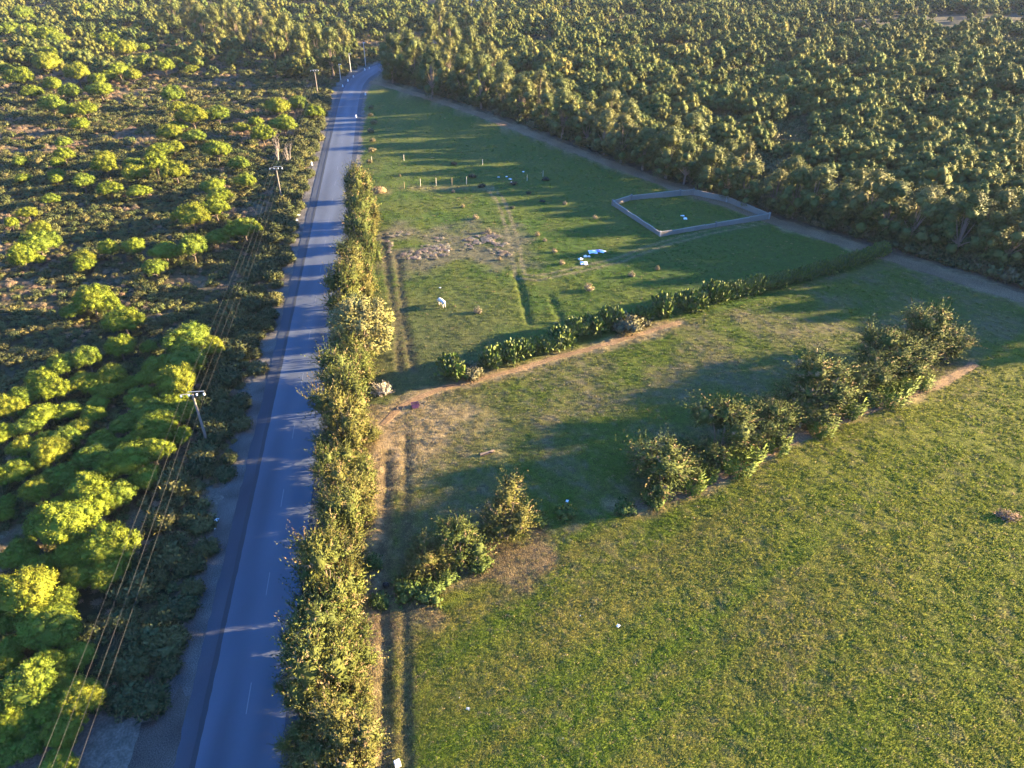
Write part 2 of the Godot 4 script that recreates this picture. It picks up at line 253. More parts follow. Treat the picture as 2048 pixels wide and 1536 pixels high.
func height(x: float, z: float) -> float:
	var m := smoothstep(5.0, 12.0, road_gap(x, z))
	var h := lerpf(-0.10, broad.get_noise_2d(x, z) * 0.35 + fine.get_noise_2d(x * 0.5, z * 0.5) * 0.06, m)
	var p := Vector2(x, z)
	h -= 0.28 * smoothstep(0.7, 0.2, near_line("ditch", p, 1.0)) + 0.18 * smoothstep(0.8, 0.3, near_line("ditch_far", p, 1.0))
	for r in ["rut_a", "rut_b", "rut_c", "rut_d"]:
		h -= 0.16 * smoothstep(0.7, 0.2, near_line(r, p, 0.8))
	return h

func mixc(a: Color, b: Color, t: float) -> Color:
	return a.lerp(b, clampf(t, 0.0, 1.0))

func soil(x: float, z: float) -> Color:
	# the ground's own colour (linear)
	var p := Vector2(x, z)
	var b := broad.get_noise_2d(x + 300.0, z)
	var f := fine.get_noise_2d(x, z)
	var q := patchy.get_noise_2d(x, z)
	var where := zone(x, z)
	var dirt := mixc(Color(0.28, 0.195, 0.095), Color(0.42, 0.30, 0.15), 0.5 + f)
	var c: Color
	if where == "front":
		# mowing bands run along the tree hedge
		var along := x * 0.82 - z * 0.57
		var over := x * 0.57 + z * 0.82
		var band := patchy.get_noise_2d(along * 0.10 + 50.0, over * 2.6) * 0.8 + patchy.get_noise_2d(along * 0.3, over * 0.75 + 90.0) * 0.6
		c = mixc(Color(0.100, 0.138, 0.009), Color(0.170, 0.150, 0.024), 0.48 + band * 0.9 + q * 0.25)
		c = mixc(c, Color(0.145, 0.160, 0.008), smoothstep(10.0, 35.0, x) * 0.6 + b * 0.4)
		c = mixc(c, Color(0.17, 0.12, 0.07), smoothstep(0.35, 0.7, f + q * 0.4) * 0.4)
	elif where == "middle":
		c = mixc(Color(0.088, 0.122, 0.010), Color(0.155, 0.142, 0.040), 0.35 + q * 0.9 + b * 0.5)
		c = mixc(c, dirt, smoothstep(14.0, 2.0, p.distance_to(Vector2(-13.5, -65.0)) + q * 7.0) * 0.85)
		c = mixc(c, Color(0.17, 0.13, 0.09), smoothstep(0.2, 0.6, f + q * 0.4) * 0.5)
	elif where == "upper":
		c = mixc(Color(0.062, 0.118, 0.009), Color(0.112, 0.138, 0.018), 0.5 + q * 0.8 + b * 0.5)
		c = mixc(c, Color(0.12, 0.115, 0.05), smoothstep(-115.0, -80.0, z) * smoothstep(10.0, -12.0, x) * 0.6)
		c = mixc(c, Color(0.05, 0.11, 0.012), smoothstep(22.0, 12.0, p.distance_to(Vector2(40.0, -112.0))) * 0.7)
		c = mixc(c, Color(0.20, 0.15, 0.11), smoothstep(6.0, 1.0, near_line("brush", p, 6.5) + q * 4.0) * 0.6)
		c = mixc(c, dirt, smoothstep(1.6, 0.5, absf(near_line("fence", p, 3.0)) + f) * 0.45)
		var tr := near_line("field_track", p, 2.0)
		c = mixc(c, Color(0.24, 0.205, 0.10), smoothstep(0.50, 0.12, absf(tr - 0.75) + f * 0.2) * 0.9)
	elif where == "forest":
		c = mixc(Color(0.075, 0.07, 0.035), Color(0.16, 0.125, 0.075), 0.4 + q + b)
		c = mixc(c, Color(0.13, 0.09, 0.055), smoothstep(14.0, 3.0, near_line("track", p, 15.0)))
	else:
		c = mixc(Color(0.045, 0.050, 0.020), Color(0.18, 0.135, 0.068), 0.26 + q * 0.8 + b * 0.8)
		c = mixc(c, Color(0.20, 0.17, 0.135), smoothstep(7.0, 4.5, p.distance_to(Vector2(-30.0, -25.0)) * 0.75 + f * 1.5))
		c = mixc(c, Color(0.20, 0.175, 0.14), smoothstep(8.0, 6.5, road_gap(x, z) + q * 1.5))
	if where != "scrub":
		c = mixc(c, dirt, smoothstep(1.7, 0.5, near_line("edge", p, 3.0) + q * 1.2) * 0.9)
		c = mixc(c, dirt, smoothstep(3.2, 1.2, near_line("track", p, 4.0) + q * 1.6) * 0.8)
		c = mixc(c, dirt, smoothstep(1.9, 0.7, near_line("cactus_path", p, 3.0) + q * 1.0) * 0.8)
		c = mixc(c, dirt, smoothstep(1.7, 0.6, near_line("tree_path", p, 3.0) + q * 1.2) * 0.75)
		c = mixc(c, Color(0.20, 0.13, 0.07), smoothstep(3.0, 0.4, near_line("bare", p, 5.0) + q * 4.0 + f) * 0.8)
		for r in ["rut_a", "rut_b", "rut_c", "rut_d"]:
			c = mixc(c, Color(0.13, 0.10, 0.05), smoothstep(0.9, 0.3, near_line(r, p, 1.2) + f * 0.4) * 0.7)
		c = mixc(c, Color(0.20, 0.175, 0.14), smoothstep(5.6, 4.6, road_gap(x, z) + q))
	return c * (1.0 + f * 0.14)

func mat(called: String, rough := 0.9, back := Color.BLACK) -> StandardMaterial3D:
	if mats.has(called): return mats[called]
	var m := StandardMaterial3D.new()
	m.resource_name = called
	m.vertex_color_use_as_albedo = true
	m.roughness = rough
	m.metallic_specular = 0.3
	if back != Color.BLACK:
		m.backlight_enabled = true
		m.backlight = back
	mats[called] = m
	return m

func grain(seed_: int, freq: float, lo: float, hi: float, octaves := 4) -> NoiseTexture2D:
	var nz := FastNoiseLite.new()
	nz.seed = seed_
	nz.noise_type = FastNoiseLite.TYPE_SIMPLEX
	nz.frequency = freq
	nz.fractal_octaves = octaves
	var t := NoiseTexture2D.new()
	t.width = 1024; t.height = 1024; t.seamless = true
	t.noise = nz
	var g := Gradient.new()
	g.set_color(0, Color(lo, lo, lo)); g.set_color(1, Color(hi, hi, hi))
	t.color_ramp = g
	return t

func rough_ground(called: String, tile: float, relief: float, lo: float, hi: float, freq: float, seed_: int) -> StandardMaterial3D:
	var m := mat(called, 0.95)
	m.uv1_triplanar = true; m.uv1_world_triplanar = true
	m.uv1_scale = Vector3.ONE / tile
	m.albedo_texture = grain(seed_, freq, lo, hi)
	m.heightmap_enabled = true
	m.heightmap_texture = grain(seed_ + 5, freq * 1.3, 0.0, 1.0)
	m.heightmap_scale = relief
	m.detail_enabled = true
	m.detail_blend_mode = BaseMaterial3D.BLEND_MODE_MUL
	m.detail_albedo = grain(seed_ + 9, freq * 0.55, lo, 1.0)
	m.detail_uv_layer = BaseMaterial3D.DETAIL_UV_2
	m.uv2_triplanar = true; m.uv2_world_triplanar = true
	m.uv2_scale = Vector3.ONE / (tile * 2.37)
	return m

func ribbon(called: String, pts: PackedVector2Array, half_l: float, half_r: float, lift: float, step: float, rag: float, m: Material, colour: Callable, follow: bool, label := "") -> MeshInstance3D:
	# a sheet along a line, with ragged edges; columns across so that it follows the ground
	var b := Buf.new()
	var cols := 14
	var total := 0.0
	for i in pts.size() - 1: total += pts[i].distance_to(pts[i + 1])
	var n := int(total / step) + 1
	var prev: Array = []
	for k in n + 1:
		var s := total * k / n
		var i := 0
		while i < pts.size() - 2 and s > pts[i].distance_to(pts[i + 1]):
			s -= pts[i].distance_to(pts[i + 1]); i += 1
		var l := maxf(pts[i].distance_to(pts[i + 1]), 0.001)
		var o := pts[i].lerp(pts[i + 1], s / l)
		var d := (pts[mini(i + 1, pts.size() - 1)] - pts[i]).normalized()
		# ease the direction through the bends
		if i + 2 < pts.size(): d = d.lerp((pts[i + 2] - pts[i + 1]).normalized(), s / l * 0.5).normalized()
		if i > 0: d = d.lerp((pts[i] - pts[i - 1]).normalized(), (1.0 - s / l) * 0.5).normalized()
		var side := Vector2(-d.y, d.x)
		var row: Array = []
		for j in cols + 1:
			var w := lerpf(-half_l, half_r, float(j) / cols)
			if j == 0: w -= fine.get_noise_2d(o.x * 1.3 + 70.0, o.y * 1.3) * rag + patchy.get_noise_2d(o.x * 2.0, o.y * 2.0) * rag
			if j == cols: w += fine.get_noise_2d(o.x * 1.3, o.y * 1.3 + 90.0) * rag + patchy.get_noise_2d(o.x * 2.0, o.y * 2.0 + 40.0) * rag
			var q := o + side * w
			var y := lift + (height(q.x, q.y) if follow else 0.0)
			if follow and (j == 0 or j == cols): y -= lift + 0.04
			row.append(Vector3(q.x, y, q.y))
		if k:
			for j in cols:
				b.quad(prev[j], row[j], row[j + 1], prev[j + 1], Vector3.UP, Color.WHITE)
				# colours run smoothly from corner to corner
				for q in range(b.v.size() - 6, b.v.size()):
					var p := b.v[q]
					var left: bool = p == prev[j] or p == row[j]
					b.c[q] = colour.call(p.x, p.z, float(j if left else j + 1) / cols)
		prev = row
	return structure(called, b.mesh(m), label)

# ------------------------------------------------------------------ plants
func rdir(g: RandomNumberGenerator) -> Vector3:
	var y := g.randf_range(-1, 1)
	var a := g.randf() * TAU
	var r := sqrt(1.0 - y * y)
	return Vector3(r * cos(a), y, r * sin(a))

func vary(g: RandomNumberGenerator, c: Color, k: float) -> Color:
	var s := 1.0 + g.randf_range(-k, k)
	return Color(c.r * s * (1.0 + g.randf_range(-k, k) * 0.4), c.g * s, c.b * s * (1.0 + g.randf_range(-k, k) * 0.6))

func puff(b: Buf, g: RandomNumberGenerator, o: Vector3, r: Vector3, count: int, l: float, w: float, col: Color, hub: Vector3, droop := 0.0, core := 0.72, k := 0.25) -> void:
	# a clump: a rough core under a coat of leaf-sized faces
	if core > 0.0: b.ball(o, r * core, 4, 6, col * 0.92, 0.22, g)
	var big := vary(g, col, 0.12)
	for i in count:
		var d := rdir(g)
		var outw := (o + d * r - hub).normalized()
		if d.dot(outw) < -0.35: d = -d
		var p := o + d * r * g.randf_range(0.70, 1.18)
		var dir := (d * 0.6 + rdir(g) * 0.8 + Vector3(0, -droop, 0)).normalized()
		var nor := (d * 1.0 + rdir(g) * 0.55).normalized()
		b.leaf(p, dir, nor, l * g.randf_range(0.7, 1.3), w * g.randf_range(0.7, 1.3), vary(g, big, k))

func limb(g: RandomNumberGenerator, a: Vector3, e: Vector3, sag: float, steps: int) -> Array:
	var pts := []
	for i in steps + 1:
		var t := float(i) / steps
		pts.append(a.lerp(e, t) + Vector3(g.randf_range(-0.06, 0.06), sin(PI * t) * sag, g.randf_range(-0.06, 0.06)) * (1.0 if i > 0 and i < steps else 0.0))
	return pts

func taper(a: float, e: float, steps: int) -> Array:
	var r := []
	for i in steps + 1: r.append(lerpf(a, e, float(i) / steps))
	return r

func umbrella_pine(seed_: int, col: Color) -> Array:
	var g := RandomNumberGenerator.new(); g.seed = seed_
	var b := Buf.new()
	var t := Buf.new()
	var bark := Color(0.10, 0.08, 0.065)
	var top := Vector3(g.randf_range(-0.25, 0.25), 2.0, g.randf_range(-0.25, 0.25))
	var tp := limb(g, Vector3(0, -0.4, 0), top, 0.0, 5)
	t.tube(tp, taper(0.17, 0.10, 5), 7, bark)
	var mid := Vector3(top.x, 2.45, top.z)
	var ex := g.randf_range(0.88, 1.12)
	var tall := g.randf_range(0.85, 1.2)
	var n := 84
	for i in n:
		var y := 1.0 - (i + 0.5) / n * 1.12
		var a := i * 2.39996 + g.randf_range(-0.35, 0.35)
		var rr := sqrt(maxf(0.0, 1.0 - y * y))
		var lobe := 1.0 + 0.16 * sin(a * 3.0 + seed_) + g.randf_range(-0.1, 0.1)
		var o := mid + Vector3(cos(a) * rr * 1.85 * ex * lobe, y * 1.3 * tall * lobe, sin(a) * rr * 1.85 / ex * lobe)
		var r := g.randf_range(0.32, 0.60)
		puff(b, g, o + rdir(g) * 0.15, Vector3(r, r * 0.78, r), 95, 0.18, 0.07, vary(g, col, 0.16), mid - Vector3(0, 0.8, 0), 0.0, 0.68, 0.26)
		if i % 3 == 0 or y < 0.1:
			t.tube(limb(g, top - Vector3(0, g.randf_range(0.1, 0.9), 0), o, -0.1, 3), taper(0.06, 0.02, 3), 5, bark)
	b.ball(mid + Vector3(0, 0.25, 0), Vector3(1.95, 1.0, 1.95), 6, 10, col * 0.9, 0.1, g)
	return [b.mesh(mat("pine_needles", 0.8, Color(0.10, 0.13, 0.03))), t.mesh(mat("bark", 0.95))]

func round_pine(seed_: int, col: Color) -> Array:
	# a small dense forest pine
	var g := RandomNumberGenerator.new(); g.seed = seed_
	var b := Buf.new()
	var t := Buf.new()
	var tall := g.randf_range(0.85, 1.35)
	t.tube(limb(g, Vector3(0, -0.4, 0), Vector3(0, 2.2 * tall, 0), 0.0, 3), taper(0.13, 0.06, 3), 5, Color(0.16, 0.12, 0.09))
	for i in 13:
		var y := 1.0 - (i + 0.5) / 13.0 * 1.35
		var a := i * 2.39996 + g.randf_range(-0.4, 0.4)
		var rr := sqrt(maxf(0.0, 1.0 - y * y))
		var o := Vector3(cos(a) * rr * 1.15, (2.3 + y * 1.15) * tall, sin(a) * rr * 1.15) + rdir(g) * 0.15
		var r := g.randf_range(0.5, 0.8)
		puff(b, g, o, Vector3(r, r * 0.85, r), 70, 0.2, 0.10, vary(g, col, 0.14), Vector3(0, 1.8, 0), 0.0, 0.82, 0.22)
	return [b.mesh(mat("forest_needles", 0.85, Color(0.07, 0.09, 0.03))), t.mesh(mat("bark", 0.95))]

func feathery_tree(seed_: int, col: Color, dry: float, ragged := 1.0) -> Array:
	# upswept sprays of scale-like leaves on an irregular bushy body
	var g := RandomNumberGenerator.new(); g.seed = seed_
	var b := Buf.new()
	var t := Buf.new()
	var bark := Color(0.17, 0.13, 0.10)
	var body := Vector3(0, 2.5, 0)
	for k in 4:
		var e := Vector3(g.randf_range(-1.0, 1.0), g.randf_range(2.6, 4.2), g.randf_range(-1.0, 1.0))
		t.tube(limb(g, Vector3(g.randf_range(-0.2, 0.2), -0.4, g.randf_range(-0.2, 0.2)), e, 0.1, 4), taper(0.11, 0.03, 4), 6, bark)
	var lobes: Array = []
	for i in 11:
		var a := TAU * i / 5.5 + g.randf_range(-0.3, 0.3)
		var rr := g.randf_range(0.5, 1.35) * ragged
		lobes.append([Vector3(cos(a) * rr, g.randf_range(1.0, 3.9), sin(a) * rr), g.randf_range(0.6, 1.15)])
	lobes.append([Vector3(0, 4.0, 0), 0.9])
	for lo in lobes:
		var o: Vector3 = lo[0]
		var r: float = lo[1]
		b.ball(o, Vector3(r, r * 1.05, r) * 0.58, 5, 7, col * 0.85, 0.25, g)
		var tint := vary(g, col, 0.16)
		for s in 62:
			var d := rdir(g)
			if d.dot(o + d * r - body) < -0.2: d = -d
			var start := o + d * r * 0.55
			var axis := (d * 0.9 + Vector3(0, 0.45, 0) + rdir(g) * 0.45).normalized()
			var l := g.randf_range(0.4, 1.0) if g.randf() < 0.8 else g.randf_range(1.0, 1.5) * ragged
			var leafc := vary(g, tint, 0.2)
			if g.randf() < dry: leafc = vary(g, Color(0.17, 0.125, 0.06), 0.2)
			for q in 13:
				var f := (q + g.randf()) / 13.0
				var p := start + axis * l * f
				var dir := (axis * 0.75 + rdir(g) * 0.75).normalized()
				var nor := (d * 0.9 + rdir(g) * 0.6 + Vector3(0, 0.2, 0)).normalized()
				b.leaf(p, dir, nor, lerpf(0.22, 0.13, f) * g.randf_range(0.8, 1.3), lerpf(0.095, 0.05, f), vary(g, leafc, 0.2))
	return [b.mesh(mat("feathery_leaves", 0.85, Color(0.08, 0.09, 0.025))), t.mesh(mat("bark", 0.95))]

func gum_tree(seed_: int, col: Color) -> Array:
	# a eucalyptus: pale forked trunk, clumps of hanging leaves with gaps between
	var g := RandomNumberGenerator.new(); g.seed = seed_
	var b := Buf.new()
	var t := Buf.new()
	var bark := Color(0.20, 0.155, 0.12)
	var fork := Vector3(g.randf_range(-0.4, 0.4), 2.6, g.randf_range(-0.4, 0.4))
	t.tube(limb(g, Vector3(0, -0.5, 0), fork, 0.0, 3), taper(0.30, 0.22, 3), 8, bark)
	for i in 32:
		var y := g.randf_range(-0.12, 1.0)
		var a := i * 2.39996 + g.randf_range(-0.5, 0.5)
		var wide := sin(PI * clampf(y * 0.70 + 0.28, 0.0, 1.0)) * 3.1
		var o := Vector3(cos(a) * wide * g.randf_range(0.45, 1.15), 3.2 + y * 8.6, sin(a) * wide * g.randf_range(0.45, 1.0))
		var r := g.randf_range(0.85, 1.5)
		puff(b, g, o, Vector3(r, r * g.randf_range(0.85, 1.25), r) * 1.08, 180, 0.34, 0.13, vary(g, col, 0.2), Vector3(0, 6.5, 0), 0.5, 0.62, 0.28)
		if i % 2 == 0: t.tube(limb(g, fork, o, 0.3, 4), taper(0.14, 0.03, 4), 5, bark)
	return [b.mesh(mat("gum_leaves", 0.7, Color(0.08, 0.085, 0.03))), t.mesh(mat("bark", 0.95))]

func shrub(seed_: int, col: Color, n: int, leaves: int, l: float, w: float, up: float) -> ArrayMesh:
	var g := RandomNumberGenerator.new(); g.seed = seed_
	var b := Buf.new()
	for i in n:
		var a := i * 2.39996
		var rr := sqrt(float(i) / n) * 0.75
		var r := g.randf_range(0.35, 0.55)
		puff(b, g, Vector3(cos(a) * rr, 0.4 + g.randf_range(0.0, 0.6) * (1.0 - rr), sin(a) * rr), Vector3(r, r * 0.9, r), leaves, l, w, col, Vector3(0, 0.0, 0), -up, 0.7, 0.3)
	return b.mesh(mat("shrub_leaves", 0.85, Color(0.07, 0.08, 0.025)))

func reedy_shrub(seed_: int, col: Color) -> ArrayMesh:
	# a clump of upright leafy stems
	var g := RandomNumberGenerator.new(); g.seed = seed_
	var b := Buf.new()
	for i in 46:
		var a := g.randf() * TAU
		var r := sqrt(g.randf()) * 0.85
		var p := Vector3(cos(a) * r, 0, sin(a) * r)
		var tip := p * 1.25 + Vector3(g.randf_range(-0.2, 0.2), g.randf_range(1.1, 2.0), g.randf_range(-0.2, 0.2))
		b.tube([p - Vector3(0, 0.2, 0), p.lerp(tip, 0.5), tip], [0.02, 0.015, 0.006], 4, col * 0.8)
		for k in 18:
			var f := 0.12 + k / 20.0
			var out := Vector3(cos(a + g.randf_range(-1.4, 1.4)), g.randf_range(0.0, 0.9), sin(a + g.randf_range(-1.4, 1.4))).normalized()
			b.leaf(p.lerp(tip, f), out, (Vector3(cos(a), 0.7, sin(a)) + rdir(g) * 0.5).normalized(), g.randf_range(0.2, 0.38), 0.075, vary(g, col, 0.25))
	return b.mesh(mat("reed_leaves", 0.75, Color(0.12, 0.15, 0.03)))

func dry_shrub(seed_: int, col: Color) -> ArrayMesh:
	var g := RandomNumberGenerator.new(); g.seed = seed_
	var b := Buf.new()
	for i in 90:
		var d := rdir(g); d.y = absf(d.y) * 0.9 + 0.25; d = d.normalized()
		var e := d * g.randf_range(0.5, 1.0)
		b.tube([Vector3(0, -0.1, 0), e * 0.55 + rdir(g) * 0.06, e], [0.018, 0.012, 0.004], 3, vary(g, col, 0.3))
		for k in 7:
			b.leaf(e * g.randf_range(0.5, 1.0), (d + rdir(g) * 0.9).normalized(), (d + rdir(g) * 0.6).normalized(), 0.15, 0.06, vary(g, col, 0.3))
	return b.mesh(mat("dry_stems", 0.95, Color(0.08, 0.07, 0.04)))

func prickly_pear(seed_: int) -> ArrayMesh:
	# oval pads growing out of each other's rims
	var g := RandomNumberGenerator.new(); g.seed = seed_
	var b := Buf.new()
	var green := [Color(0.060, 0.094, 0.019), Color(0.105, 0.135, 0.02), Color(0.078, 0.10, 0.038)]
	var grow: Array = []
	for i in 17:
		var a := g.randf() * TAU
		var r := sqrt(g.randf()) * 0.7
		grow.append([Vector3(cos(a) * r, 0.0, sin(a) * r), (Vector3(cos(a), 1.6, sin(a)) + rdir(g) * 0.5).normalized(), 0])
	while grow.size():
		var it = grow.pop_back()
		var o: Vector3 = it[0]; var up: Vector3 = it[1]; var lev: int = it[2]
		var h := g.randf_range(0.16, 0.26)
		var w := h * 0.66
		var nor := up.cross(rdir(g)).normalized()
		var side := up.cross(nor)
		var col := vary(g, green[g.randi() % 3], 0.2)
		var c := o + up * h * 0.92
		var rim: Array = []
		for k in 10:
			var a := TAU * k / 10.0
			rim.append(c + up * cos(a) * h + side * sin(a) * w)
		for k in 10:
			for s in [-1.0, 1.0]:
				var cn: Vector3 = nor * s
				b.tri(c + cn * 0.055, rim[k], rim[(k + 1) % 10], cn, (cn + (rim[k] - c)).normalized(), (cn + (rim[(k + 1) % 10] - c)).normalized(), col)
		if lev < 5:
			for k in (2 if g.randf() < 0.62 else 1) + (1 if lev == 0 else 0):
				var a := g.randf_range(-1.1, 1.1)
				var d := (up * cos(a) + side * sin(a))
				grow.append([c + up * cos(a) * h * 0.92 + side * sin(a) * w * 0.92, (d + Vector3(0, 0.35, 0) + rdir(g) * 0.35).normalized(), lev + 1])
	return b.mesh(mat("cactus_pads", 0.6))

func tuft(seed_: int, n: int, hgt: float, spread: float) -> ArrayMesh:
	var g := RandomNumberGenerator.new(); g.seed = seed_
	var b := Buf.new()
	for i in n:
		var a := g.randf() * TAU
		var o := Vector3(cos(a), 0, sin(a)) * sqrt(g.randf()) * spread
		var d := (Vector3(cos(a) * 0.8, 1.0, sin(a) * 0.8) + rdir(g) * 0.5).normalized()
		d.y = absf(d.y)
		b.leaf(o, d, (Vector3(0, 1.0, 0) + rdir(g) * 0.28).normalized(), hgt * g.randf_range(0.6, 1.3), hgt * 0.32, vary(g, Color(1, 1, 1), 0.15))
	return b.mesh(mat("grass_blades", 0.85, Color(0.10, 0.12, 0.03)))

func bare_tree(seed_: int) -> ArrayMesh:
	var g := RandomNumberGenerator.new(); g.seed = seed_
	var b := Buf.new()
	var col := Color(0.22, 0.19, 0.165)
	for k in 4:
		var e := Vector3(g.randf_range(-1.5, 1.5), g.randf_range(4.0, 6.0), g.randf_range(-0.9, 0.9))
		var p := limb(g, Vector3(0, -0.3, 0), e, 0.0, 5)
		b.tube(p, taper(0.16, 0.04, 5), 6, col)
		for q in 9:
			var s: Vector3 = p[2 + q % 4]
			b.tube([s, s + (rdir(g) + Vector3(0, 0.9, 0)).normalized() * 0.7, s + (rdir(g) * 0.7 + Vector3(0, 1.0, 0)).normalized() * 1.6], [0.04, 0.025, 0.008], 4, col)
	return b.mesh(mat("bark", 0.95))

# ------------------------------------------------------------------ the animal: one skin round a skeleton
func skin(bones: Array, cell: float, smooth_: float, col: Callable, m: Material) -> ArrayMesh:
	var lo := Vector3.INF
	var hi := -Vector3.INF
	for s in bones:
		var r: float = maxf(s[2], s[3]) + cell * 3.0
		for p in [s[0], s[1]]:
			lo = lo.min(p - Vector3.ONE * r); hi = hi.max(p + Vector3.ONE * r)
	var n := Vector3i(((hi - lo) / cell).ceil()) + Vector3i.ONE
	var f := PackedFloat32Array()
	f.resize(n.x * n.y * n.z)
	var field := func(p: Vector3) -> float:
		var sum := 0.0
		for s in bones:
			var ab: Vector3 = s[1] - s[0]
			var t := clampf((p - s[0]).dot(ab) / ab.length_squared(), 0.0, 1.0)
			sum += exp(-(p.distance_to(s[0] + ab * t) - lerpf(s[2], s[3], t)) / smooth_)
		return -log(maxf(sum, 1e-30)) * smooth_
	for z in n.z:
		for y in n.y:
			for x in n.x:
				f[x + n.x * (y + n.y * z)] = field.call(lo + Vector3(x, y, z) * cell)
	var at := {}
	for z in n.z - 1:
		for y in n.y - 1:
			for x in n.x - 1:
				var p := Vector3.ZERO
				var k := 0
				for e in [[0, 1], [0, 2], [0, 4], [1, 3], [1, 5], [2, 3], [2, 6], [4, 5], [4, 6], [3, 7], [5, 7], [6, 7]]:
					var a := Vector3i(x + (e[0] & 1), y + (e[0] >> 1 & 1), z + (e[0] >> 2))
					var b := Vector3i(x + (e[1] & 1), y + (e[1] >> 1 & 1), z + (e[1] >> 2))
					var fa := f[a.x + n.x * (a.y + n.y * a.z)]
					var fb := f[b.x + n.x * (b.y + n.y * b.z)]
					if (fa < 0.0) != (fb < 0.0):
						p += Vector3(a).lerp(Vector3(b), fa / (fa - fb)); k += 1
				if k: at[Vector3i(x, y, z)] = lo + p / k * cell
	var out := Buf.new()
	var nor := func(p: Vector3) -> Vector3:
		var e := cell * 0.5
		return Vector3(field.call(p + Vector3(e, 0, 0)) - field.call(p - Vector3(e, 0, 0)), field.call(p + Vector3(0, e, 0)) - field.call(p - Vector3(0, e, 0)), field.call(p + Vector3(0, 0, e)) - field.call(p - Vector3(0, 0, e))).normalized()
	for key in at:
		for ax in 3:
			var d := Vector3i(); d[ax] = 1
			var u := Vector3i(); u[(ax + 1) % 3] = 1
			var w := Vector3i(); w[(ax + 2) % 3] = 1
			var c2: Vector3i = key + d
			if c2.x >= n.x or c2.y >= n.y or c2.z >= n.z: continue
			var fa := f[key.x + n.x * (key.y + n.y * key.z)]
			var fb := f[c2.x + n.x * (c2.y + n.y * c2.z)]
			if (fa < 0.0) == (fb < 0.0) or not (at.has(key - u) and at.has(key - w) and at.has(key - u - w)): continue
			var q := [at[key], at[key - u], at[key - u - w], at[key - w]]
			var qn := []
			for p in q: qn.append(nor.call(p))
			var cc: Color = col.call(q[0])
			out.tri(q[0], q[1], q[2], qn[0], qn[1], qn[2], cc)
			out.tri(q[0], q[2], q[3], qn[0], qn[2], qn[3], cc)
	return out.mesh(m)

func cow_mesh() -> ArrayMesh:
	var b := []
	var l := func(p: Vector3, q: Vector3, r: float, s: float) -> void: b.append([p, q, r, s])
	l.call(Vector3(-0.62, 1.02, 0), Vector3(0.1, 0.98, 0), 0.27, 0.31)
	l.call(Vector3(0.1, 0.98, 0), Vector3(0.55, 1.0, 0), 0.31, 0.27)
	l.call(Vector3(0.55, 1.08, 0), Vector3(1.0, 0.72, 0), 0.19, 0.13)
	l.call(Vector3(1.0, 0.72, 0), Vector3(1.26, 0.38, 0), 0.13, 0.075)
	for s in [-1.0, 1.0]:
		l.call(Vector3(0.52, 0.85, 0.15 * s), Vector3(0.55, 0.42, 0.16 * s), 0.11, 0.065)
		l.call(Vector3(0.55, 0.42, 0.16 * s), Vector3(0.53, 0.04, 0.16 * s), 0.06, 0.05)
		l.call(Vector3(-0.62, 0.9, 0.16 * s), Vector3(-0.58, 0.55, 0.18 * s), 0.15, 0.085)
		l.call(Vector3(-0.58, 0.55, 0.18 * s), Vector3(-0.70, 0.36, 0.18 * s), 0.075, 0.055)
		l.call(Vector3(-0.70, 0.36, 0.18 * s), Vector3(-0.66, 0.04, 0.18 * s), 0.05, 0.05)
		l.call(Vector3(1.0, 0.78, 0.1 * s), Vector3(1.0, 0.76, 0.25 * s), 0.03, 0.045)
	l.call(Vector3(-0.86, 1.1, 0), Vector3(-0.95, 0.5, 0.02), 0.035, 0.03)
	return skin(b, 0.055, 0.03, func(p: Vector3) -> Color: return Color(0.62, 0.57, 0.48) if p.y > 0.12 else Color(0.12, 0.10, 0.08), mat("cow_hide", 0.8))

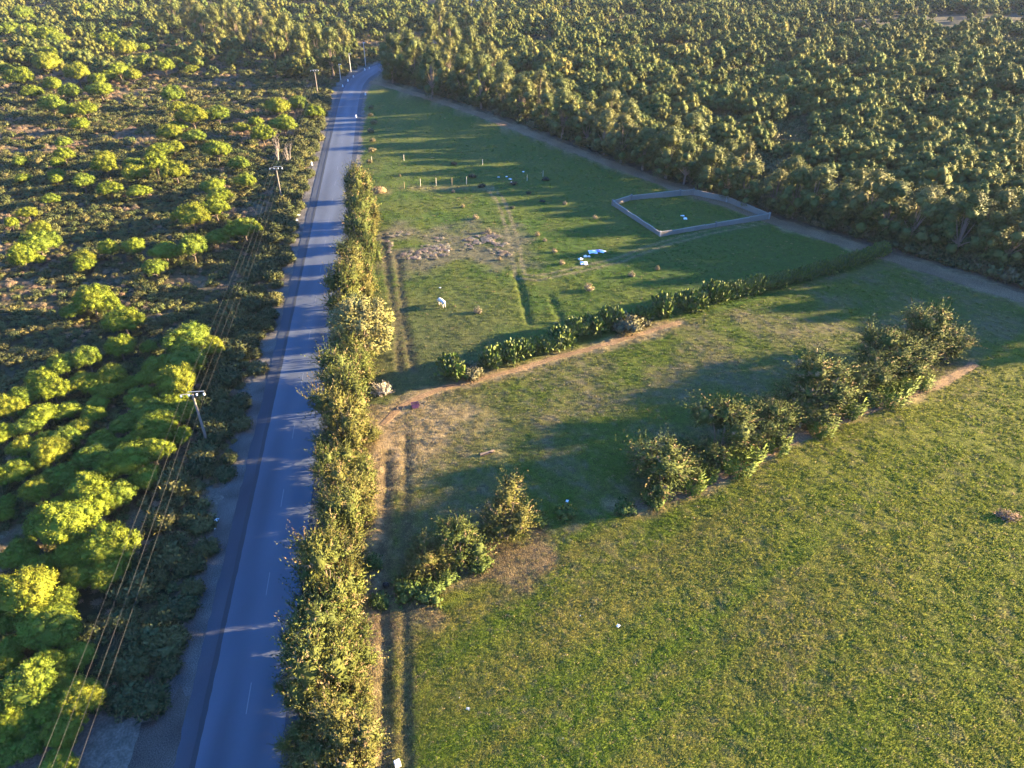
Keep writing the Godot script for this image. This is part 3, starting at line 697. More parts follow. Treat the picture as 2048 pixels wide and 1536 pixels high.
# ------------------------------------------------------------------ the scene
func _ready() -> void:
	# camera
	var cam := Camera3D.new()
	cam.name = "camera"
	cam.position = Vector3(0, 50, 0)
	cam.rotation_degrees = Vector3(-34.0, 0, 0)
	cam.fov = 57.0
	cam.far = 6000.0
	add_child(cam)
	cam.current = true
	# sky, haze and exposure
	var sky_mat := ProceduralSkyMaterial.new()
	sky_mat.sky_top_color = Color(0.045, 0.15, 0.44).linear_to_srgb()
	sky_mat.sky_horizon_color = Color(0.20, 0.32, 0.52).linear_to_srgb()
	sky_mat.sky_curve = 0.12
	sky_mat.ground_horizon_color = Color(0.30, 0.36, 0.42).linear_to_srgb()
	sky_mat.ground_bottom_color = Color(0.10, 0.11, 0.08).linear_to_srgb()
	var sky := Sky.new()
	sky.sky_material = sky_mat
	var env := Environment.new()
	env.background_mode = Environment.BG_SKY
	env.sky = sky
	env.background_energy_multiplier = 0.53
	env.tonemap_mode = Environment.TONE_MAPPER_LINEAR
	env.tonemap_exposure = 10.8
	env.fog_enabled = true
	env.fog_density = 0.00005
	env.fog_light_color = Color(0.74, 0.80, 0.90)
	env.sdfgi_enabled = true
	env.ssao_enabled = true
	env.ssil_enabled = true
	var we := WorldEnvironment.new()
	we.name = "environment"
	we.environment = env
	add_child(we)
	# low sun from the right, a little ahead
	var sun := DirectionalLight3D.new()
	sun.name = "sun"
	var el := deg_to_rad(11.8)
	var az := deg_to_rad(10.0)
	sun.look_at_from_position(Vector3.ZERO, -Vector3(cos(az) * cos(el), sin(el), -sin(az) * cos(el)), Vector3.UP)
	sun.light_color = Color(1.0, 0.74, 0.40).linear_to_srgb()
	sun.light_energy = 1.6
	sun.light_angular_distance = 0.5
	sun.shadow_enabled = true
	add_child(sun)

	broad.seed = 11; broad.noise_type = FastNoiseLite.TYPE_SIMPLEX; broad.frequency = 0.012; broad.fractal_octaves = 3
	patchy.seed = 23; patchy.noise_type = FastNoiseLite.TYPE_SIMPLEX; patchy.frequency = 0.09; patchy.fractal_octaves = 3
	fine.seed = 37; fine.noise_type = FastNoiseLite.TYPE_SIMPLEX; fine.frequency = 0.55; fine.fractal_octaves = 3
	rng.seed = 5
	for l in [["track", TRACK], ["cactus_path", CACTUS_PATH], ["tree_path", TREE_PATH], ["bare", BARE_STRIP], ["edge", EDGE_PATH], ["rut_a", RUT_A], ["rut_b", RUT_B], ["rut_c", RUT_C], ["rut_d", RUT_D], ["ditch", DITCH], ["ditch_far", DITCH_FAR], ["field_track", FIELD_TRACK], ["fence", FENCE_PATH], ["brush", BRUSH_PATCH]]:
		keep_line(l[0], l[1])
	keep_line("cactus", [[-19.0, -70.0]] + CACTUS_PATH.slice(1) + CACTUS_PATH_FAR.slice(1) + [[60.0, -108.0]])
	keep_line("trees", [[-20.0, -41.0]] + BARE_STRIP + TREE_PATH + [[90.0, -100.0]])

	build_ground()
	build_road()
	build_paths()
	build_trees()
	build_forest()
	build_hedges()
	build_objects()
	build_scrub()
	build_grass()

func spread(from: float, to: float, near: float, mid_lo: float, mid_hi: float) -> Array:
	# grid lines: NEAR metres apart between mid_lo and mid_hi, then ever wider
	var a := []
	var x := mid_lo
	var s := near
	while x > from:
		s *= 1.12
		x -= s
		a.push_front(maxf(x, from))
	x = mid_lo
	while x < mid_hi:
		a.append(x); x += near
	s = near
	while x < to:
		a.append(x); s *= 1.12; x += s
	a.append(to)
	return a

func build_ground() -> void:
	var xs := spread(-2600.0, 2600.0, 0.5, -48.0, 66.0)
	var zs := spread(-4000.0, 400.0, 0.5, -125.0, -20.0)
	var nx := xs.size()
	var v := PackedVector3Array()
	var n := PackedVector3Array()
	var c := PackedColorArray()
	for z in zs:
		for x in xs:
			v.append(Vector3(x, height(x, z), z))
			c.append(soil(x, z))
	n.resize(v.size())
	for j in zs.size():
		for i in nx:
			var dx := v[j * nx + mini(i + 1, nx - 1)] - v[j * nx + maxi(i - 1, 0)]
			var dz := v[mini(j + 1, zs.size() - 1) * nx + i] - v[maxi(j - 1, 0) * nx + i]
			n[j * nx + i] = dz.cross(dx).normalized()
	var idx := PackedInt32Array()
	for j in zs.size() - 1:
		for i in nx - 1:
			var a := j * nx + i
			idx.append_array([a, a + 1, a + nx + 1, a, a + nx + 1, a + nx])
	var arr := []
	arr.resize(Mesh.ARRAY_MAX)
	arr[Mesh.ARRAY_VERTEX] = v; arr[Mesh.ARRAY_NORMAL] = n; arr[Mesh.ARRAY_COLOR] = c; arr[Mesh.ARRAY_INDEX] = idx
	var am := ArrayMesh.new()
	am.add_surface_from_arrays(Mesh.PRIMITIVE_TRIANGLES, arr)
	am.surface_set_material(0, rough_ground("turf_and_soil", 9.0, 5.0, 0.72, 1.0, 0.03, 101))
	structure("ground", am, "grazed fields and sandy scrub soil on both sides of the road")

func road_points(z0: float, z1: float, off: float) -> PackedVector2Array:
	var p := PackedVector2Array()
	var z := z0
	while z > z1:
		p.append(Vector2(road_x(z) + off, z)); z -= 4.0
	return p

func build_road() -> void:
	var gravel := rough_ground("gravel", 3.0, 3.0, 0.5, 1.0, 0.09, 141)
	var tar := rough_ground("asphalt", 2.5, 0.5, 0.78, 1.0, 0.12, 161)
	tar.roughness = 0.8
	var stony := func(x: float, z: float, u: float) -> Color: return Color(0.29, 0.275, 0.25) * (1.0 + patchy.get_noise_2d(x * 3.0, z * 3.0) * 0.5)
	ribbon("gravel_verge", road_points(6.0, -290.0, 0.0), 6.1, 5.0, -0.05, 0.6, 0.55, gravel, stony, false, "pale stony verge along both edges of the road")
	# the older, darker asphalt shows as a strip along each edge of the newer lane
	var dark := func(x: float, z: float, u: float) -> Color:
		return Color(0.062, 0.074, 0.092) * (1.0 + patchy.get_noise_2d(x * 2.0, z * 0.5) * 0.35)
	ribbon("road", road_points(6.0, -420.0, 0.0), 4.35, 4.25, 0.0, 0.8, 0.10, tar, dark, false, "straight asphalt country road with darker strips along its edges")
	var pale := func(x: float, z: float, u: float) -> Color:
		var track := 0.10 * cos((u - 0.5) * TAU * 2.0)
		return Color(0.104, 0.128, 0.166) * (1.0 + track + patchy.get_noise_2d(x * 1.5, z * 0.25) * 0.22)
	ribbon("carriageway", road_points(6.0, -420.0, 0.0), 2.95, 3.05, 0.02, 0.8, 0.05, tar, pale, false, "worn paler grey lane of the road")
	var gleam := func(x: float, z: float, u: float) -> Color: return Color(0.05, 0.055, 0.063)
	ribbon("road_joint", road_points(6.0, -250.0, -3.05), 0.2, 0.2, 0.026, 0.8, 0.04, tar, gleam, false, "dark seam between the lane and its edge strip")
	var white := mat("worn_paint", 0.85)
	var z := -8.0
	while z > -215.0:
		var b := Buf.new()
		var a := Vector2(road_x(z) + 0.1, z)
		var e := Vector2(road_x(z - 2.6) + 0.1, z - 2.6)
		var s := Vector3(0.035, 0, 0)
		b.quad(Vector3(a.x, 0.03, a.y) - s, Vector3(e.x, 0.03, e.y) - s, Vector3(e.x, 0.03, e.y) + s, Vector3(a.x, 0.03, a.y) + s, Vector3.UP, Color(0.145, 0.155, 0.172))
		structure("lane_marking", b.mesh(white))
		z -= 11.0
	# the gravel lay-by that leaves the road near the camera
	var lay := PackedVector2Array([Vector2(-22.6, -27.4), Vector2(-27.5, -26.4), Vector2(-32.0, -25.2), Vector2(-38.0, -22.5), Vector2(-48.0, -15.0)])
	ribbon("gravel_layby", lay, 3.6, 3.4, -0.04, 0.5, 1.6, gravel, func(x: float, z2: float, u: float) -> Color: return Color(0.28, 0.245, 0.205) * (1.0 + patchy.get_noise_2d(x * 2.0, z2 * 2.0) * 0.4), false, "pale gravel lay-by left of the road")

func build_paths() -> void:
	var sand := rough_ground("sandy_dirt", 4.0, 6.0, 0.6, 1.0, 0.05, 181)
	var earth := func(x: float, z: float, u: float) -> Color:
		return mixc(Color(0.40, 0.26, 0.145), Color(0.55, 0.37, 0.205), 0.5 + patchy.get_noise_2d(x * 1.5, z * 1.5) * 0.9 - 0.5 * absf(cos(u * TAU)) * 0.4)
	ribbon("dirt_track", lines["track"][0], 1.9, 1.9, 0.05, 1.0, 0.7, sand, earth, true, "pinkish dirt track along the foot of the eucalyptus row")
	ribbon("footpath", lines["cactus_path"][0], 0.45, 0.45, 0.04, 0.6, 0.5, sand, earth, true, "sandy path along the near side of the prickly pear hedge")
	ribbon("footpath", lines["tree_path"][0], 0.5, 0.75, 0.04, 0.6, 0.5, sand, earth, true, "sandy path below the hedge of dark feathery trees")

func tree(called: String, meshes: Array, label: String, at: Vector3, turn: float, scl: Vector3, group: String, category := "tree") -> Node3D:
	var o := thing(called, label, category, at, turn, scl, group)
	part("trunk", meshes[1], o)
	part("crown", meshes[0], o)
	return o

func jig(k: float) -> float: return rng.randf_range(1.0 - k, 1.0 + k)

func build_trees() -> void:
	# umbrella pines left of the road
	var kinds := []
	for i in 7: kinds.append(umbrella_pine(40 + i, [Color(0.108, 0.138, 0.012), Color(0.124, 0.142, 0.013), Color(0.092, 0.128, 0.014)][i % 3]))
	var cells := ["the bottom left corner", "the bright clump along the lower left edge", "the left edge below the thick clump", "the front of the clump by the near power pole", "the left edge of the thick pine clump", "the thick clump left of the near power pole", "the back of the thick pine clump", "the lone crowns above the thick clump", "the left edge beyond the dry clearing", "the row beside the overhead wires", "the scattered pines near the left edge", "the tall line left of the second pole", "the left scrub a fifth down the photo", "the stand left of the first sunlit road patch", "the dark scrub below the yellow clump", "the pines left of the road before its bend", "the bright yellow clump near the left edge", "the pale brown clearings left of the road", "the far left edge near the top", "the far scrub left of the bend", "the farthest scrub at the top left"]
	var count := {}
	for p in PINES:
		var cell := int(p[3])
		count[cell] = count.get(cell, 0) + 1
		var s: float = p[2] * 1.15
		var word := "broad" if s > 0.75 else ("small" if s < 0.45 else "yellow-green")
		var h := s * jig(0.22) * (1.15 if s < 0.5 else 1.0)
		tree("umbrella_pine", kinds[rng.randi() % kinds.size()], "%s umbrella pine, %s up %s" % [word, ordinal(count[cell]), cells[cell]], Vector3(p[0], height(p[0], p[1]) - 0.05, p[1]), rng.randf() * TAU, Vector3(s, h, s), "umbrella pines left of the road")
	# the feathery row between road and field
	var feather := []
	for i in 6: feather.append(feathery_tree(80 + i, [Color(0.078, 0.090, 0.020), Color(0.092, 0.091, 0.023), Color(0.068, 0.086, 0.019)][i % 3], 0.10, 1.15))
	var k := 0
	for r in ROADSIDE_TREES:
		k += 1
		tree("feathery_tree", feather[rng.randi() % 6], "yellow-green feathery tree, %s from the bottom of the roadside row" % ordinal(k), Vector3(r[0] - 0.35, height(r[0], r[1]) - 0.05, r[1]), rng.randf() * TAU, Vector3(r[2] * 0.98, maxf(r[2], 0.8) * 1.28 * jig(0.22), r[2] * 0.98), "feathery trees between road and fields")
	var darker := []
	for i in 4: darker.append(feathery_tree(90 + i, Color(0.066, 0.082, 0.018), 0.12, 1.35))
	k = 0
	for r in FIELD_TREES:
		k += 1
		tree("feathery_tree", darker[k % 4], "dark feathery tree, %s from the near end of the hedge in the right field" % ordinal(k), Vector3(r[0] - 0.6, height(r[0], r[1]) - 0.05, r[1] - 1.1), rng.randf() * TAU, Vector3(r[2] * 1.12, r[2] * 0.9 * jig(0.12), r[2] * 1.12), "dark hedge trees in the right field")
	var trio := ["slender feathery tree beside the shaded gap at the roadside row", "middle one of three feathery trees above the bare earth strip", "tallest of three feathery trees above the bare earth strip"]
	for i in 3:
		var r = CORNER_TREES[i]
		tree("feathery_tree", [feather[1], feather[2], feather[4]][i], trio[i], Vector3(r[0], height(r[0], r[1]) - 0.05, r[1]), i * 2.0, Vector3(r[2] * 1.15, r[2] * 1.2, r[2] * 1.15), "three trees above the bare strip")
	# one round tree stands out of the row
	var g := RandomNumberGenerator.new(); g.seed = 7
	var b := Buf.new(); var t := Buf.new()
	t.tube(limb(g, Vector3(0, -0.4, 0), Vector3(0, 3.2, 0), 0.0, 4), taper(0.24, 0.12, 4), 8, Color(0.2, 0.16, 0.12))
	for i in 34:
		var y := 1.0 - (i + 0.5) / 34.0 * 1.7
		var rr := sqrt(maxf(0.0, 1.0 - y * y))
		var o := Vector3(cos(i * 2.4) * rr * 1.8, 3.4 + y * 2.0, sin(i * 2.4) * rr * 1.8) + rdir(g) * 0.25
		puff(b, g, o, Vector3.ONE * g.randf_range(0.5, 0.85), 230, 0.26, 0.085, vary(g, Color(0.135, 0.132, 0.045), 0.2), Vector3(0, 3, 0), 0.5, 0.45, 0.25)
		if i % 3 == 0: t.tube(limb(g, Vector3(0, 2.4, 0), o, 0.1, 3), taper(0.09, 0.02, 3), 5, Color(0.2, 0.16, 0.12))
	var rt = ROUND_TREE[0]
	tree("willow_tree", [b.mesh(mat("willow_leaves", 0.8, Color(0.12, 0.12, 0.03))), t.mesh(mat("bark", 0.95))], "pale rounded soft-leaved tree bulging from the roadside row beside the middle fields", Vector3(rt[0], height(rt[0], rt[1]), rt[1]), 0.0, Vector3.ONE * rt[2], "")
	# eucalyptus row along the dirt track
	var gums := []
	for i in 6: gums.append(gum_tree(120 + i, [Color(0.082, 0.092, 0.022), Color(0.068, 0.084, 0.020), Color(0.094, 0.096, 0.026)][i % 3]))
	k = 0
	for r in EUCALYPTS:
		k += 1
		var s := jig(0.14) * (0.92 if k < 15 else 0.82)
		tree("eucalyptus", gums[rng.randi() % 6], "tall eucalyptus, %s from the road in the row along the dirt track" % ordinal(k), Vector3(r[0] + jig(0.9) - 1.0, height(r[0], r[1]), r[1] - 1.5 + rng.randf_range(-1, 1)), rng.randf() * TAU, Vector3(s * 1.2, s * jig(0.1), s * 1.2), "eucalyptus row along the dirt track")
		if k % 3 != 0:
			var s2 := jig(0.15) * (0.88 if k < 15 else 0.78)
			tree("eucalyptus", gums[rng.randi() % 6], "eucalyptus of the back line, behind the %s front tree from the road" % ordinal(k), Vector3(r[0] + 5.5 + rng.randf_range(-1.5, 1.5), height(r[0], r[1]), r[1] - 7.5 + rng.randf_range(-1.5, 1.5)), rng.randf() * TAU, Vector3(s2 * 1.2, s2, s2 * 1.2), "back line of the eucalyptus row")
	k = 0
	for r in FAR_TALL_TREES:
		k += 1
		var s: float = clampf(r[2], 0.6, 1.5)
		var side := "left of" if k <= 14 else "right of"
		tree("eucalyptus", gums[rng.randi() % 6], "distant pale eucalyptus, %s in the tall trees %s the road beyond its bend" % [ordinal(k if k <= 14 else k - 14), side], Vector3(r[0], 0, r[1]), rng.randf() * TAU, Vector3(s, s, s), "tall trees beyond the bend")
	for i in 2:
		single("bare_tree", bare_tree(5 + i), ["bare grey forked tree among the scrub near the second power pole", "smaller bare grey tree beside the road's left verge shrubs"][i], "tree", Vector3(-54.7 + i * 3.2, 0, -166.0 + i * 2.0), i * 1.3, Vector3.ONE * (1.0 - i * 0.2), "bare trees")

func ellipse(x: float, z: float, ox: float, oz: float, rx: float, rz: float) -> bool:
	return ((x - ox) / rx) ** 2 + ((z - oz) / rz) ** 2 < 1.0

func build_forest() -> void:
	var kinds := []
	for i in 6: kinds.append(round_pine(160 + i, [Color(0.070, 0.086, 0.018), Color(0.084, 0.092, 0.021), Color(0.060, 0.080, 0.019)][i % 3]))
	var spots := []
	var z := -80.0
	while z > -860.0:
		var step := 3.25 if z > -300.0 else 4.0
		var reach := 0.76 * -z + 40.0
		var x := -reach
		while x < reach:
			var px := x + rng.randf_range(-1.4, 1.4)
			var pz := z + rng.randf_range(-1.4, 1.4)
			x += step
			var left: bool = px < road_x(pz)
			var gap := absf(px - road_x(pz))
			if gap < 9.0 and pz > -370.0: continue
			var q := patchy.get_noise_2d(px * 0.25, pz * 0.25) + broad.get_noise_2d(px, pz) * 0.6
			if left:
				if pz > -262.0: continue
				if q < -0.02 + smoothstep(-420.0, -270.0, pz) * 0.35 and rng.randf() < 0.88: continue
			else:
				if pz > z_at("track", clampf(px, -50.0, 98.0)) - 11.0 and pz > -275.0 - (px + 50.0) * 0.0: 
					if pz > -262.0 or px < -30.0: 
						if pz > z_at("track", clampf(px, -50.0, 98.0)) - 11.0: continue
				if px > 98.0 and pz > -108.0: continue
				if q < -0.34: continue
				if ellipse(px, pz, 250, -412, 75, 30) or ellipse(px, pz, 150, -225, 34, 9) or ellipse(px, pz, 205, -345, 70, 8): 
					if rng.randf() < 0.8: continue
			spots.append([px, pz, px * px + pz * pz])
		z -= step
	spots.sort_custom(func(a, b): return a[2] < b[2])
	var seen := 0
	var where := [[], [], [], [], [], []]
	var tints := [[], [], [], [], [], []]
	var behind := {}
	for s in spots:
		var k := rng.randi() % 6
		var size: float = rng.randf_range(0.8, 1.6) * (1.0 + 0.25 * broad.get_noise_2d(s[0] * 2.0, s[1] * 2.0))
		var at := Vector3(s[0], height(s[0], s[1]) - 0.05, s[1])
		var turn := rng.randf() * TAU
		var near := 0
		var best := INF
		for e in EUCALYPTS.size():
			# which tree of the row it stands behind, across the track's direction
			var dd: float = absf((s[0] - EUCALYPTS[e][0]) * 0.66 - (s[1] - EUCALYPTS[e][1]) * -0.75)
			if dd < best: best = dd; near = e
		var inside: bool = absf(s[0]) < 0.73 * (-s[1] + 30.0)
		if seen < 290 and s[0] > road_x(s[1]) and inside:
			seen += 1
			behind[near] = behind.get(near, 0) + 1
			tree("forest_pine", kinds[k], "small forest pine, %s one back behind the %s eucalyptus from the road" % [ordinal(behind[near]), ordinal(near + 1)], at, turn, Vector3(size, size * jig(0.12), size), "pines of the dense forest behind the eucalyptus row")
			continue
		var bas := Basis(Vector3.UP, turn) * Basis.from_scale(Vector3(size, size * jig(0.15), size))
		where[k].append(Transform3D(bas, at))
		var tone := 1.0 + rng.randf_range(-0.18, 0.18)
		tints[k].append(Color(tone * 1.9, tone * 1.55, tone * 1.7) if rng.randf() < 0.05 else Color(tone * jig(0.1), tone, tone))
	# low growth between the pines
	var low := [shrub(330, Color(0.065, 0.075, 0.026), 6, 26, 0.34, 0.18, 0.1), shrub(331, Color(0.11, 0.095, 0.045), 6, 26, 0.34, 0.18, 0.1)]
	var w3 := [[], []]
	var t3 := [[], []]
	for i in 42000:
		var pz := -1.0 / lerpf(1.0 / 95.0, 1.0 / 560.0, rng.randf())
		var px := rng.randf_range(-0.2, 1.0) * (0.76 * -pz + 20.0)
		if px < road_x(pz) + 8.0 or (px < 98.0 and pz > z_at("track", px) - 7.0 and pz > -262.0) or px > 98.0 and pz > -105.0: continue
		if ellipse(px, pz, 250, -412, 75, 30) or ellipse(px, pz, 150, -225, 34, 9): continue
		var q2 := 0 if rng.randf() < 0.7 else 1
		var s := rng.randf_range(0.6, 1.9)
		w3[q2].append(Transform3D(Basis(Vector3.UP, rng.randf() * TAU) * Basis.from_scale(Vector3(s, s * jig(0.25), s)), Vector3(px, height(px, pz) - 0.08, pz)))
		var tone2 := jig(0.2)
		t3[q2].append(Color(tone2, tone2, tone2))
	var all := stuff("forest", "dense forest of small round pines reaching to the top of the photo", "forest")
	for k in 6: scatter("pines", kinds[k][0], where[k], tints[k], all)
	for k in 2: scatter("understory", low[k], w3[k], t3[k], all)

func build_hedges() -> void:
	# prickly pears
	var pads := []
	for i in 5: pads.append(prickly_pear(200 + i))
	var k := 0
	for c in CACTI:
		k += 1
		single("prickly_pear", pads[rng.randi() % 5], "prickly pear clump, %s from the road end of the cactus hedge" % ordinal(k), "cactus", Vector3(c[0], height(c[0], c[1]) - 0.05, c[1]), rng.randf() * TAU, Vector3(c[2] * 0.85, c[2] * 1.2 * jig(0.2), c[2] * 0.85) * (0.84 if k < 16 else 0.74), "prickly pears of the cactus hedge")
	var dome := shrub(210, Color(0.10, 0.095, 0.05), 12, 90, 0.22, 0.10, 0.1)
	var words := ["yellowish rounded bush between the first prickly pears of the hedge", "large grey-green rounded bush in the middle of the cactus hedge", "low yellow bush beside the large rounded bush of the cactus hedge"]
	for i in 3:
		var r = ROUND_BUSHES[i]
		single("round_bush", dome, words[i], "bush", Vector3(r[0], height(r[0], r[1]) - 0.1, r[1]), i * 1.7, Vector3.ONE * r[2] * 0.62, "rounded bushes of the cactus hedge")
	var reeds := []
	for i in 3: reeds.append(reedy_shrub(220 + i, Color(0.085, 0.118, 0.014)))
	k = 0
	for r in BRIGHT_SHRUBS:
		k += 1
		single("leafy_shrub", reeds[k % 3], "bright yellow-green leafy shrub, %s from the near end below the dark hedge trees" % ordinal(k), "shrub", Vector3(r[0] + 0.1, height(r[0], r[1]) - 0.05, r[1] + 0.3), rng.randf() * TAU, Vector3(r[2], r[2] * 0.8, r[2]) * 1.2, "bright shrubs below the dark hedge")
	var gap := shrub(230, Color(0.07, 0.10, 0.022), 9, 80, 0.24, 0.11, 0.2)
	var gaps := ["dark green shrub in the shade of the gap beside the roadside row", "green shrub at the foot of the slender feathery tree", "low shrub right of the slender feathery tree's trunk", "small shrub below the shaded gap at the roadside row", "bushy undergrowth below the middle one of the three trees", "thin shrub right of the tallest of the three trees", "grey shrub on the field margin between the trees and the hedge", "low shrub on the field margin just before the hedge trees", "green shrub at the near foot of the dark hedge", "shrub at the upper edge of the shaded gap"]
	for i in GAP_SHRUBS.size():
		var r = GAP_SHRUBS[i]
		single("field_shrub", gap, gaps[i], "shrub", Vector3(r[0], height(r[0], r[1]) - 0.08, r[1]), i * 1.1, Vector3.ONE * r[2] * 1.2, "shrubs on the field margin")
	# dark shrubs between the pines and the left verge
	var lent := []
	for i in 5: lent.append(shrub(240 + i, [Color(0.050, 0.062, 0.022), Color(0.062, 0.070, 0.024), Color(0.085, 0.085, 0.028)][i % 3], 14, 95, 0.24, 0.11, 0.1))
	k = 0
	var z := -31.0
	while z > -235.0 and k < 230:
		for lane in 3:
			if rng.randf() < 0.15: continue
			k += 1
			var zz := z + rng.randf_range(-0.9, 0.9)
			var x := road_x(zz) - 6.7 - lane * 2.2 + rng.randf_range(-0.8, 0.8)
			var s := rng.randf_range(1.0, 1.9) * (0.8 if lane == 0 else 1.0)
			single("verge_shrub", lent[rng.randi() % 5], "dark evergreen shrub, %s up the %s line beside the left verge" % [ordinal(k), ["first", "second", "third"][lane]], "shrub", Vector3(x, height(x, zz) - 0.1, zz), rng.randf() * TAU, Vector3(s, s * jig(0.25), s), "dark shrubs along the left verge")
		z -= 2.6
	# a few pale shrubs right of the road beyond the row
	var thin := shrub(250, Color(0.13, 0.11, 0.055), 8, 60, 0.24, 0.09, 0.3)
	for i in 8:
		var zz := -158.0 - i * 9.0
		var x := road_x(zz) + 6.8 + rng.randf_range(-0.5, 1.5)
		single("thin_shrub", thin, "thin tawny shrub on the right verge, %s beyond the end of the roadside row" % ordinal(i + 1), "shrub", Vector3(x, 0, zz), i, Vector3.ONE * jig(0.3) * 0.9, "thin shrubs on the right verge")

func build_objects() -> void:
	build_power_line()
	build_wall()
	build_posts()
	build_small()
	build_house()

func wire(a: Vector3, b: Vector3, sag: float) -> ArrayMesh:
	var pts := []
	for i in 17:
		var t := i / 16.0
		pts.append(a.lerp(b, t) - Vector3(0, sag * 4.0 * t * (1.0 - t), 0))
	var w := Buf.new()
	w.tube(pts, taper(0.010, 0.010, 16), 4, Color(0.06, 0.055, 0.05))
	return w.mesh(mat("wire", 0.5))

func build_power_line() -> void:
	var tops := [Vector3(-21.0, 7.6, 21.0), Vector3(-34.0, 7.0, -61.8), Vector3(-46.9, 7.0, -140.5), Vector3(-62.7, 7.0, -241.7)]
	var along := Vector3(-0.152, 0, -0.988)
	var across := Vector3(0.988, 0, -0.152)
	var offs := [-1.2, -0.4, 0.4, 1.15]
	var names := ["", "near power pole with bent arms and white insulators beside the pine clump", "second power pole, thin among the shrubs left of the road", "third power pole standing pale before the dark trees at the bend"]
	for i in range(1, 4):
		var o := thing("power_pole", names[i], "power pole", Vector3(tops[i].x, 0, tops[i].z), 0.0, Vector3.ONE, "poles of the power line")
		var b := Buf.new()
		b.tube([Vector3(0, -0.5, 0), Vector3(0, 7.0, 0)], [0.17, 0.11], 8, Color(0.20, 0.175, 0.145))
		part("shaft", b.mesh(mat("pole_timber", 0.9)), o)
		b = Buf.new()
		b.tube([Vector3(0, 6.75, 0), across * -0.55 + Vector3(0, 7.05, 0), across * -1.2 + Vector3(0, 7.05, 0)], [0.06, 0.055, 0.05], 6, Color(0.25, 0.24, 0.22))
		part("bent_arm", b.mesh(mat("galvanised", 0.6)), o)
		b = Buf.new()
		b.tube([across * -0.5 + Vector3(0, 7.25, 0) + along * 0.12, across * 1.2 + Vector3(0, 7.2, 0) + along * 0.12], [0.05, 0.05], 6, Color(0.26, 0.28, 0.27))
		part("cross_arm", b.mesh(mat("galvanised", 0.6)), o)
		for w in offs:
			b = Buf.new()
			for q in 3: b.ball(across * w + Vector3(0, 6.98 - q * 0.09, 0), Vector3(0.12, 0.05, 0.12), 5, 8, Color(0.62, 0.66, 0.64))
			part("insulator", b.mesh(mat("glazed", 0.25)), o)
	var spans := ["from beyond the bottom edge to the near pole", "between the near and the second power pole", "between the second and the third power pole"]
	var order := ["leftmost", "second from the left", "third from the left", "rightmost"]
	for i in 3:
		for w in 4:
			var a: Vector3 = tops[i] + across * offs[w] + Vector3(0, -0.25, 0)
			var e: Vector3 = tops[i + 1] + across * offs[w] + Vector3(0, -0.25, 0)
			single("power_wire", wire(Vector3.ZERO, e - a, 0.9), "%s overhead wire %s" % [order[w], spans[i]], "wire", a, 0.0, Vector3.ONE, "overhead wires")
	# slimmer poles at the bend
	var small := [[-58.9, -278.2, 6.0], [-59.7, -263.8, 5.0], [-55.5, -290.0, 8.0]]
	var said := ["pale lamp-topped pole standing before the trees at the bend", "short pole on the left verge just before the bend", "tall thin pole beyond the far edge of the road bend"]
	for i in 3:
		var o := thing("street_pole", said[i], "pole", Vector3(small[i][0], 0, small[i][1]), 0.0, Vector3.ONE, "poles at the bend")
		var b := Buf.new()
		b.tube([Vector3(0, -0.2, 0), Vector3(0, small[i][2], 0)], [0.14, 0.09], 7, Color(0.5, 0.48, 0.45))
		part("shaft", b.mesh(mat("pole_timber", 0.9)), o)
		b = Buf.new()
		b.box(Vector3(0.25, small[i][2], 0), Vector3(0.9, 0.16, 0.22), Color(0.6, 0.6, 0.58))
		part("lamp_head", b.mesh(mat("galvanised", 0.6)), o)

func build_wall() -> void:
	# a low rendered wall round a plot beside the dirt track
	var corner: Vector2 = Vector2(WALL[0][0], WALL[0][1])
	var o := thing("enclosure_wall", "low grey block wall round a small plot beside the dirt track", "wall", Vector3(corner.x, 0, corner.y))
	var m := rough_ground("rendered_blocks", 1.6, 1.5, 0.7, 1.0, 0.06, 221)
	var n := WALL.size()
	for i in n:
		var a := Vector2(WALL[i][0], WALL[i][1]) - corner
		var e := Vector2(WALL[(i + 1) % n][0], WALL[(i + 1) % n][1]) - corner
		var l := a.distance_to(e)
		var d := (e - a).normalized()
		var bas := Basis(Vector3(d.x, 0, d.y), Vector3.UP, Vector3(-d.y, 0, d.x))
		var b := Buf.new()
		var t := 0.0
		while t < l - 0.1:
			# bays of slightly different heights, each with its coping
			var w := minf(2.4, l - t)
			var h := 0.92 + rng.randf_range(-0.06, 0.08)
			var mid := a + d * (t + w * 0.5)
			var tone := jig(0.08)
			b.box(Vector3(mid.x, h * 0.5 - 0.2, mid.y), Vector3(w - 0.02, h + 0.4, 0.2), Color(0.40, 0.355, 0.29) * tone, bas)
			b.box(Vector3(mid.x, h + 0.035, mid.y), Vector3(w - 0.03, 0.07, 0.26), Color(0.48, 0.43, 0.355) * tone, bas)
			t += w
		part("wall_section", b.mesh(m), o)
		var p := Buf.new()
		p.box(Vector3(a.x, 0.45, a.y), Vector3(0.32, 1.5, 0.32), Color(0.55, 0.54, 0.5) if i in [4, 5, 7] else Color(0.30, 0.29, 0.27), bas)
		part("corner_post", p.mesh(m), o)

